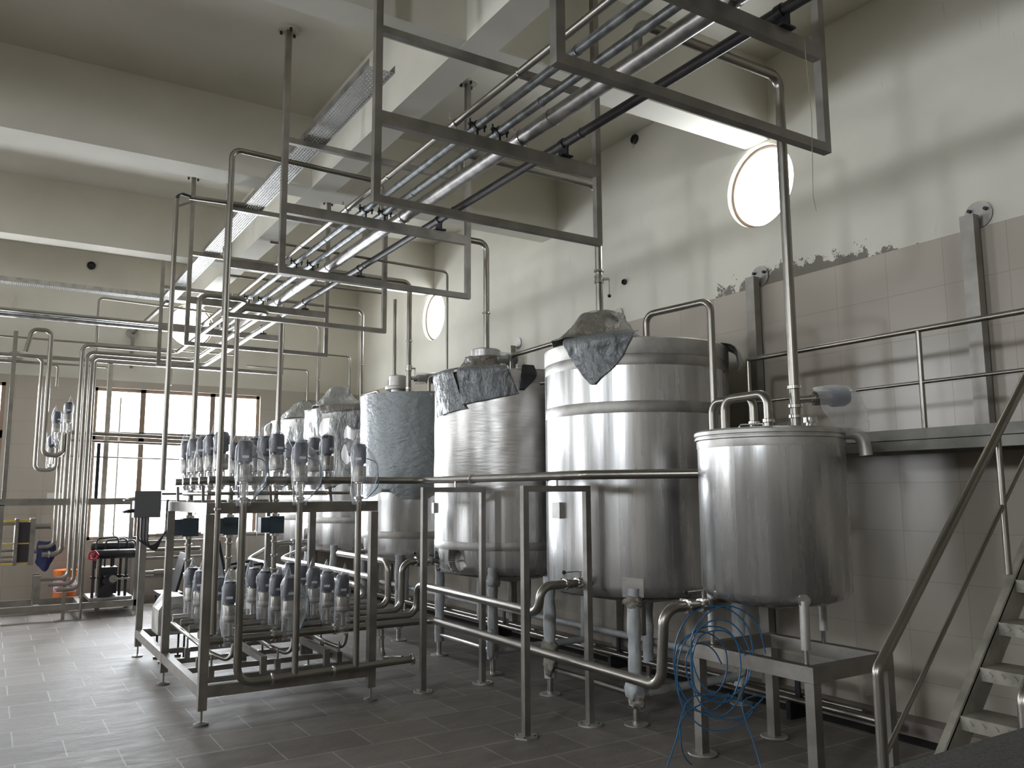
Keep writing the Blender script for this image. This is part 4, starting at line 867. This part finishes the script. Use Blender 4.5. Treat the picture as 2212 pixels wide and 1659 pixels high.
# dark granite worktop corner near the camera
t = thing('granite_worktop', 'dark speckled granite counter corner close to the camera, bottom right', 'counter', (2.3, .9, 0))
MB().box((1.45, .2, .955), (2.9, 1.165, .998)).build('slab', 'granite', t)
MB().box((1.5, .25, 0), (2.85, 1.12, .955)).build('cabinet', 'conc', t)

# ------------------------------------------------------------------ far left: process skid
t = thing('process_skid', 'long steel skid frame by the end window, left of the manifold rack', 'skid frame', (.8, 12.7, 0))
SX0, SX1, SYa, SYb = -1.6, 1.78, 12.35, 13.15
for (x, y) in ((SX1, SYa), (.16, SYa), (SX0, SYa), (SX1, SYb), (.16, SYb), (SX0, SYb)):
    MB().box((x-.03, y-.03, .05), (x+.03, y+.03, 1.47)).build('post', 'frame', t)
    MB().cyl((x, y, 0), (x, y, .05), .012, 8).lathe([(.05, 0), (.05, .012)], (x, y, 0)).build('levelling_foot', 'matte', t)
for y in (SYa, SYb):
    MB().box((SX0-.03, y-.03, .115), (SX1+.03, y+.03, .195)).build('rail', 'frame', t)
    MB().box((SX0-.03, y-.03, 1.46), (SX1+.03, y+.03, 1.545)).build('rail', 'frame', t)
for x in (SX0, .62, 1.12, SX1): MB().box((x-.03, SYa+.03, .12), (x+.03, SYb-.03, .19)).build('rail', 'frame', t)
MB().box((.58, 12.6, .195), (.66, 12.66, .55)).build('short_post', 'frame', t); MB().box((.58, 12.95, .195), (.66, 13.0, .55)).build('short_post', 'frame', t)
MB().box((.9, 12.33, 0.0), (.94, 12.37, .6)).build('short_post', 'frame', t)
t = thing('heat_exchanger', 'plate heat exchanger with yellow-edged plates and tie rods on the skid', 'heat exchanger', (.5, 12.8, .7))
MB().box((.50, 12.6, .69), (.56, 13.0, 1.29)).build('end_plate', 'frame', t); MB().box((.33, 12.6, .69), (.37, 13.0, 1.29)).build('end_plate', 'frame', t)
MB().box((.372, 12.62, .73), (.498, 12.98, 1.24)).build('plate_pack', mat('dark_plate_pack', (.05, .04, .05), .2, .5, bump=.9, bscale=60, stretch=(1, 0, 0)), t)
for z_ in (.715, .97, 1.265): MB().box((.20, 12.615, z_-.008), (.50, 12.66, z_+.008)).build('spacer_bar', 'yellow', t)
for z_ in (1.22, 1.24, .88, .80, .74):
    MB().tube([(-.6, 12.7, z_), (.33, 12.7, z_)], .016).build('tie_rod', 'pipe', t)
for z_ in (.86, 1.18): MB().tube([(.56, 12.75, z_), (.74, 12.75, z_)], .034).lathe([(.045, 0), (.045, .012)], (.73, 12.75, z_), (1, 0, 0)).build('port', 'pipe', t)
o = sheet('navy blue cloth hung over the pipes of the heat exchanger', [[(.60, 12.62, 1.0), (.70, 12.6, .98), (.79, 12.62, 1.01)], [(.60, 12.58, .86), (.71, 12.56, .86), (.80, 12.58, .84)], [(.58, 12.6, .74), (.69, 12.58, .70), (.80, 12.6, .74)], [(.60, 12.62, .68), (.70, 12.6, .60), (.76, 12.62, .66)]], 'cloth', 81, .03, 7, name='cloth', cat='cloth')
# compressor unit
t = thing('compressor_unit', 'black compressor with cylinders, bent pipes and a red handwheel on the skid', 'compressor', (1.5, 12.75, .2))
MB().box((1.22, 12.42, .196), (1.74, 13.1, .235)).build('base_plate', 'matte', t)
MB().box((1.34, 12.55, .27), (1.56, 12.85, .62)).lathe([(.08, 0), (.085, .05), (.07, .08)], (1.45, 12.55, .45), (0, -1, 0)).lathe([(.09, 0), (.09, .06)], (1.42, 12.52, .30), (0, -1, 0)).build('crankcase', 'blackm', t)
for (y, z_, r_) in ((12.6, .79, .062), (12.82, .88, .062)): 
    MB().lathe([(.0002, 0), (r_*.7, .01), (r_, .04), (r_, .52), (r_*.7, .55), (.0002, .56)], (1.24, y, z_), (1, 0, 0), 20).build('cylinder', 'blackm', t)
for k in range(3):
    x = 1.30+.12*k; MB().tube(fillet([(x, 12.66+.08*k, .6), (x, 12.66+.08*k, 1.0-.03*k), (x+.26, 12.66+.08*k, 1.02-.03*k), (x+.28, 12.66+.08*k, .86)], .05), .011, 8).build('pipe', 'blackm', t)
for (x, y) in ((1.26, 12.5), (1.34, 12.5), (1.60, 12.6), (1.66, 12.5), (1.5, 12.7)): MB().cyl((x, y, .235), (x, y, .75), .018, 8).lathe([(.035, .48), (.035, .51)], (x, y, 0)).build('valve_stem', 'blackm', t)
mb = MB(); N = 24; ctr = Vector((1.245, 12.45, .79)); mb.tube([ctr+Vector((.055*(1+.1*math.cos(5*a_))*math.cos(a_), 0, .055*(1+.1*math.cos(5*a_))*math.sin(a_))) for a_ in [2*PI*k/N for k in range(N+1)]], .012, 8)
for k in range(5): mb.cyl(ctr, ctr+Vector((.055*math.cos(k*2*PI/5), 0, .055*math.sin(k*2*PI/5))), .006, 6)
mb.build('handwheel', 'red', t)
MB().lathe([(.05, 0), (.05, .015)], (1.5, 12.46, .47), (0, -1, 0)).tube([(1.5, 12.44, .47), (1.70, 12.44, .47)], .012, 8).build('shaft', 'pipe', t)
MB().box((1.385, 12.545, .35), (1.44, 12.549, .38)).build('name_plate', 'white', t)
# crate behind
t = thing('plastic_tub', 'orange and patterned plastic tub on the floor behind the skid', 'tub', (1.0, 13.38, 0))
MB().lathe([(.12, .01), (.14, .12), (.145, .25)], (1.0, 13.36, 0), (0, 0, 1), 24).build('base', 'orange', t)
MB().lathe([(.142, .25), (.145, .46)], (1.0, 13.36, 0), (0, 0, 1), 24).build('patterned_side', 'printed', t)
MB().lathe([(.15, .46), (.155, .49), (.155, .55), (.13, .56)], (1.0, 13.36, 0), (0, 0, 1), 24).build('lid', 'orange', t)
# pipes of the far left corner
pipe('thicker of two looped pipes, dropping to the bagged valves at the far left', [(.30, 12.4, 3.45), (.36, 12.4, 3.76), (.58, 12.4, 3.76), (.58, 12.4, 2.12), (.80, 12.4, 2.10), (.80, 12.4, 2.42)], .03, R=.08, name='loop_pipe', group='looped pipes at the far left')
pipe('thinner of two looped pipes, with the lower bend, at the far left', [(-1.5, 12.55, 3.42), (.50, 12.55, 3.42), (.50, 12.55, 1.92), (.74, 12.5, 1.92), (.74, 12.5, 2.2)], .024, R=.08, name='loop_pipe', group='looped pipes at the far left')
pipe('far left upright pipe bending into the heat exchanger port, front one', [(.86, 12.4, 2.42), (.86, 12.4, .83), (.64, 12.4, .83)], .033, R=.1, name='upright_pipe', group='upright pipes on the far skid', clamps=[((.72, 12.4, .83), (1, 0, 0))])
pipe('far left upright pipe bending into the heat exchanger port, rear one', [(.78, 12.55, 2.3), (.78, 12.55, .92), (.60, 12.55, .92)], .028, R=.1, name='upright_pipe', group='upright pipes on the far skid')
pipe('thin high pipe bending down to the floor in front of the skid', [(2.6, 12.30, 4.22), (1.115, 12.30, 4.26), (1.115, 12.30, .0)], .018, R=.06, name='drop_pipe')
pipe('horizontal pipe from the bagged far valve across the window, upper one', [(.88, 12.45, 2.42), (2.6, 12.45, 2.38), (2.6, 12.45, 1.9), (2.6, 13.3, 1.9), (2.6, 13.6, 1.9)][:2], .026, name='window_pipe', group='pipes crossing in front of the end window')
pipe('horizontal pipe from the bagged far valve across the window, lower one', [(.80, 12.50, 2.32), (2.6, 12.50, 2.29)], .017, name='window_pipe', group='pipes crossing in front of the end window')
pipe('thin pipe crossing the lower panes of the end window', [(.82, 12.77, 2.12), (3.2, 12.77, 2.08)], .010, name='window_pipe', group='pipes crossing in front of the end window')
MB_t = tag(MB().box((1.33, 12.78, 0.02), (1.39, 12.84, 3.42)).build('support_post', 'cream'), 'cream painted square post standing in front of the end window', 'post')
MB_t = tag(MB().box((.15, 12.28, 1.546), (.20, 12.33, 3.70)).build('support_post', 'frame'), 'square steel post rising from the left end of the skid', 'post')
o = MB().box((1.20, 12.30, 1.546), (1.24, 12.34, 2.28)).build('support_post', 'blackm'); tag(o, 'short dark post on the skid rail below the window pipes', 'post')
for i, (x, y, z_) in enumerate(((.84, 12.38, 2.42), (.72, 12.5, 2.3), (.68, 12.6, 1.98))):
    put_valve(PV[i], (x, y, z_-.02), .5*i, 'bagged valve at the far left, %s of three among the looped pipes' % ['front', 'middle', 'rear lower'][i], 'bagged valves at the far left', .95)
for k, (y, z_, x1) in enumerate(((12.9, 3.72, 3.1), (12.8, 3.45, 2.9), (12.95, 3.40, 1.35), (12.75, 3.36, .7), (13.0, 3.50, 2.2))):
    pipe('thin pipe along the end wall, %s' % ['topmost', 'second, longest to the right', 'third, stopping at the cream post', 'lowest, stopping at the loop', 'rear one just under the second'][k], [(XL+.1, y, z_), (x1, y, z_-.0), (x1, y, z_-.3)] if k != 1 else [(XL+.1, y, z_), (x1, y, z_)], .014+.004*(k % 2), R=.05, name='end_wall_pipe', group='thin pipes along the end wall', loc=(0, y, z_))
t = thing('wall_bracket', 'steel bracket arm with round plate on the end wall under the cable tray', 'bracket', (1.7, WY, 4.05))
MB().lathe([(.09, 0), (.09, .015)], (1.72, WY-.015, 4.05), (0, 1, 0), 22).build('wall_plate', 'matte', t)
MB().bar((1.72, WY-.02, 4.05), (2.0, 12.4, 4.33), .045, .045).build('arm', 'frame', t)
MB().bar((1.72, WY-.05, 4.02), (1.72, WY-.05, 3.5), .045, .045).build('arm', 'frame', t)
o = MB().lathe([(.09, 0), (.09, .015)], (.2, WY-.015, 3.55), (0, 1, 0), 22).build('wall_plate', 'matte'); tag(o, 'round steel plate bolted to the end wall behind the left post', 'wall plate')
o = MB().box((.72, WY-.012, 1.46), (.98, WY, 1.62)).build('switch_plate', 'white'); tag(o, 'white switch panel on the tiled end wall', 'switch panel')
# pipe rack by end wall
t = thing('low_pipe_rack', 'low rack of horizontal pipes under the end window, behind the manifold rack', 'pipe rack', (2.3, 13.2, 0))
for z_ in (.9, .66, .40): MB().box((1.9, 13.28, z_-.02), (2.9, 13.32, z_+.02)).build('rail', 'frame', t)
for x in (1.95, 2.3, 2.85): MB().box((x-.02, 13.28, 0), (x+.02, 13.32, .92)).build('post', 'frame', t)
for z_, rr_ in ((1.0, .035), (.74, .04), (.47, .04), (.80, .02)):
    p_ = MB().tube([(1.9, 13.15, z_), (2.75, 13.15, z_)], rr_*.7).tube([(2.12, 13.15, z_), (2.75, 13.15, z_)], rr_).build('tube', 'pipe', t)
pipe('U-bent pipe over the low pipe rack in front of the window', [(1.56, 13.2, 3.0), (1.56, 13.2, .98), (2.2, 13.2, .98)], .012, R=.06, name='drop_pipe')
# outlets seen between tanks and flow meters
pipe('elbow pipe coming out of the foil-covered tank, seen through the rack', [(3.66, 10.95, .95), (3.2, 10.95, .95), (3.2, 10.95, .55)], .034, R=.12, name='outlet_elbow', clamps=[((3.45, 10.95, .95), (1, 0, 0))], group='outlet elbows of the far tanks')
pipe('elbow pipe of the farthest tank, seen through the rack', [(3.66, 12.7, 1.0), (3.2, 12.7, 1.0), (3.2, 12.7, .5)], .034, R=.12, name='outlet_elbow', clamps=[((3.45, 12.7, 1.0), (1, 0, 0))], group='outlet elbows of the far tanks')
# office chair behind rack
t = thing('office_chair', 'black office chair with mesh back and armrests behind the manifold rack', 'chair', (2.62, 10.2, 0))
MB().box((2.42, 9.98, .43), (2.84, 10.42, .49)).build('seat', 'black', t)
m_ = Matrix.Translation((2.42, 10.2, .52)) @ Matrix.Rotation(A(-13), 4, 'Y')
MB().box((-.015, -.20, 0), (.0, .20, .52), m_).build('backrest', 'nettt', t); MB().box((-.02, -.21, .50), (.012, .21, .56), m_).box((-.02, -.21, -.02), (.012, -.19, .54), m_).box((-.02, .19, -.02), (.012, .21, .54), m_).build('back_frame', 'black', t)
for y in (9.96, 10.44): MB().tube(fillet([(2.46, y, .74), (2.80, y, .78), (2.80, y, .45)], .02), .017, 8).build('armrest', 'black', t)
MB().cyl((2.62, 10.2, .1), (2.62, 10.2, .43), .025).build('column', 'blackm', t)
for k in range(5):
    MB().bar((2.62, 10.2, .09), (2.62+.26*math.cos(k*1.257), 10.2+.26*math.sin(k*1.257), .06), .03, .03).lathe([(.02, 0), (.02, .04)], (2.62+.26*math.cos(k*1.257), 10.2+.26*math.sin(k*1.257), .001)).build('caster_arm', 'black', t)
t = thing('folded_chair', 'dark chair back leaning behind the left side of the manifold rack', 'chair', (1.95, 10.6, 0))
m_ = Matrix.Translation((1.93, 10.6, .46)) @ Matrix.Rotation(A(14), 4, 'Y')
MB().box((-.015, -.2, 0), (.015, .2, .45), m_).build('backrest', 'blackm', t); MB().box((1.75, 10.4, .42), (2.0, 10.8, .46)).build('seat', 'black', t)
for (x, y) in ((1.77, 10.42), (1.98, 10.42), (1.77, 10.78), (1.98, 10.78)): MB().cyl((x, y, 0), (x, y, .43), .012, 8).build('leg', 'blackm', t)
# ceiling bits: junction holes and wires
def jbit(label, p, nrm, wire=None, m='yel_wire', rr=.045):
    t = thing('wire_outlet', label, 'wire outlet', p, 'open wire outlets'); p = Vector(p); nrm = Vector(nrm)
    MB().lathe([(rr, -.004), (rr, .02), (rr*.8, .03), (rr*.6, .012), (.0002, .01)], p, nrm, 14).build('box', 'blackm', t)
    if wire: MB().tube(fillet([p+Vector(q) for q in wire], .03), .0028, 6).build('wire', m, t)
jbit('open wire outlet with thin looped wires in the ceiling, top left', (1.13, 4.4-.6, ZC), (0, 0, -1), [(0, 0, -.01), (.01, -.03, -.09), (.06, -.03, -.14), (.04, 0, -.2)], 'cable')
jbit('open wire outlet with a yellow wire in the ceiling behind the overhead pipes', (3.35, 5.35, ZC), (0, 0, -1), [(0, 0, -.01), (.03, 0, -.08), (0, 0, -.12), (.02, -.02, -.2)])
jbit('dark open wire outlet high on the right wall beside the ceiling', (WX, 6.12, 5.17), (-1, 0, 0), [(-.01, 0, 0), (-.03, 0, -.1)], rr=.05)
jbit('small dark wire outlet on the right wall above the big bare tank', (WX, 6.33, 3.72), (-1, 0, 0), None, rr=.03)
jbit('dark wire outlet high on the end wall at the left', (1.10, WY, 5.02), (0, -1, 0), None, rr=.06)
o = MB().tube([(3.25, 2.44, 3.82), (3.24, 2.43, 3.70), (3.26, 2.43, 3.4), (3.25, 2.44, 3.0), (3.255, 2.43, 2.92)], .0018, 6).build('hanging_wire', 'wire'); tag(o, 'thin wire tied to the nearest rack frame and hanging down', 'wire')
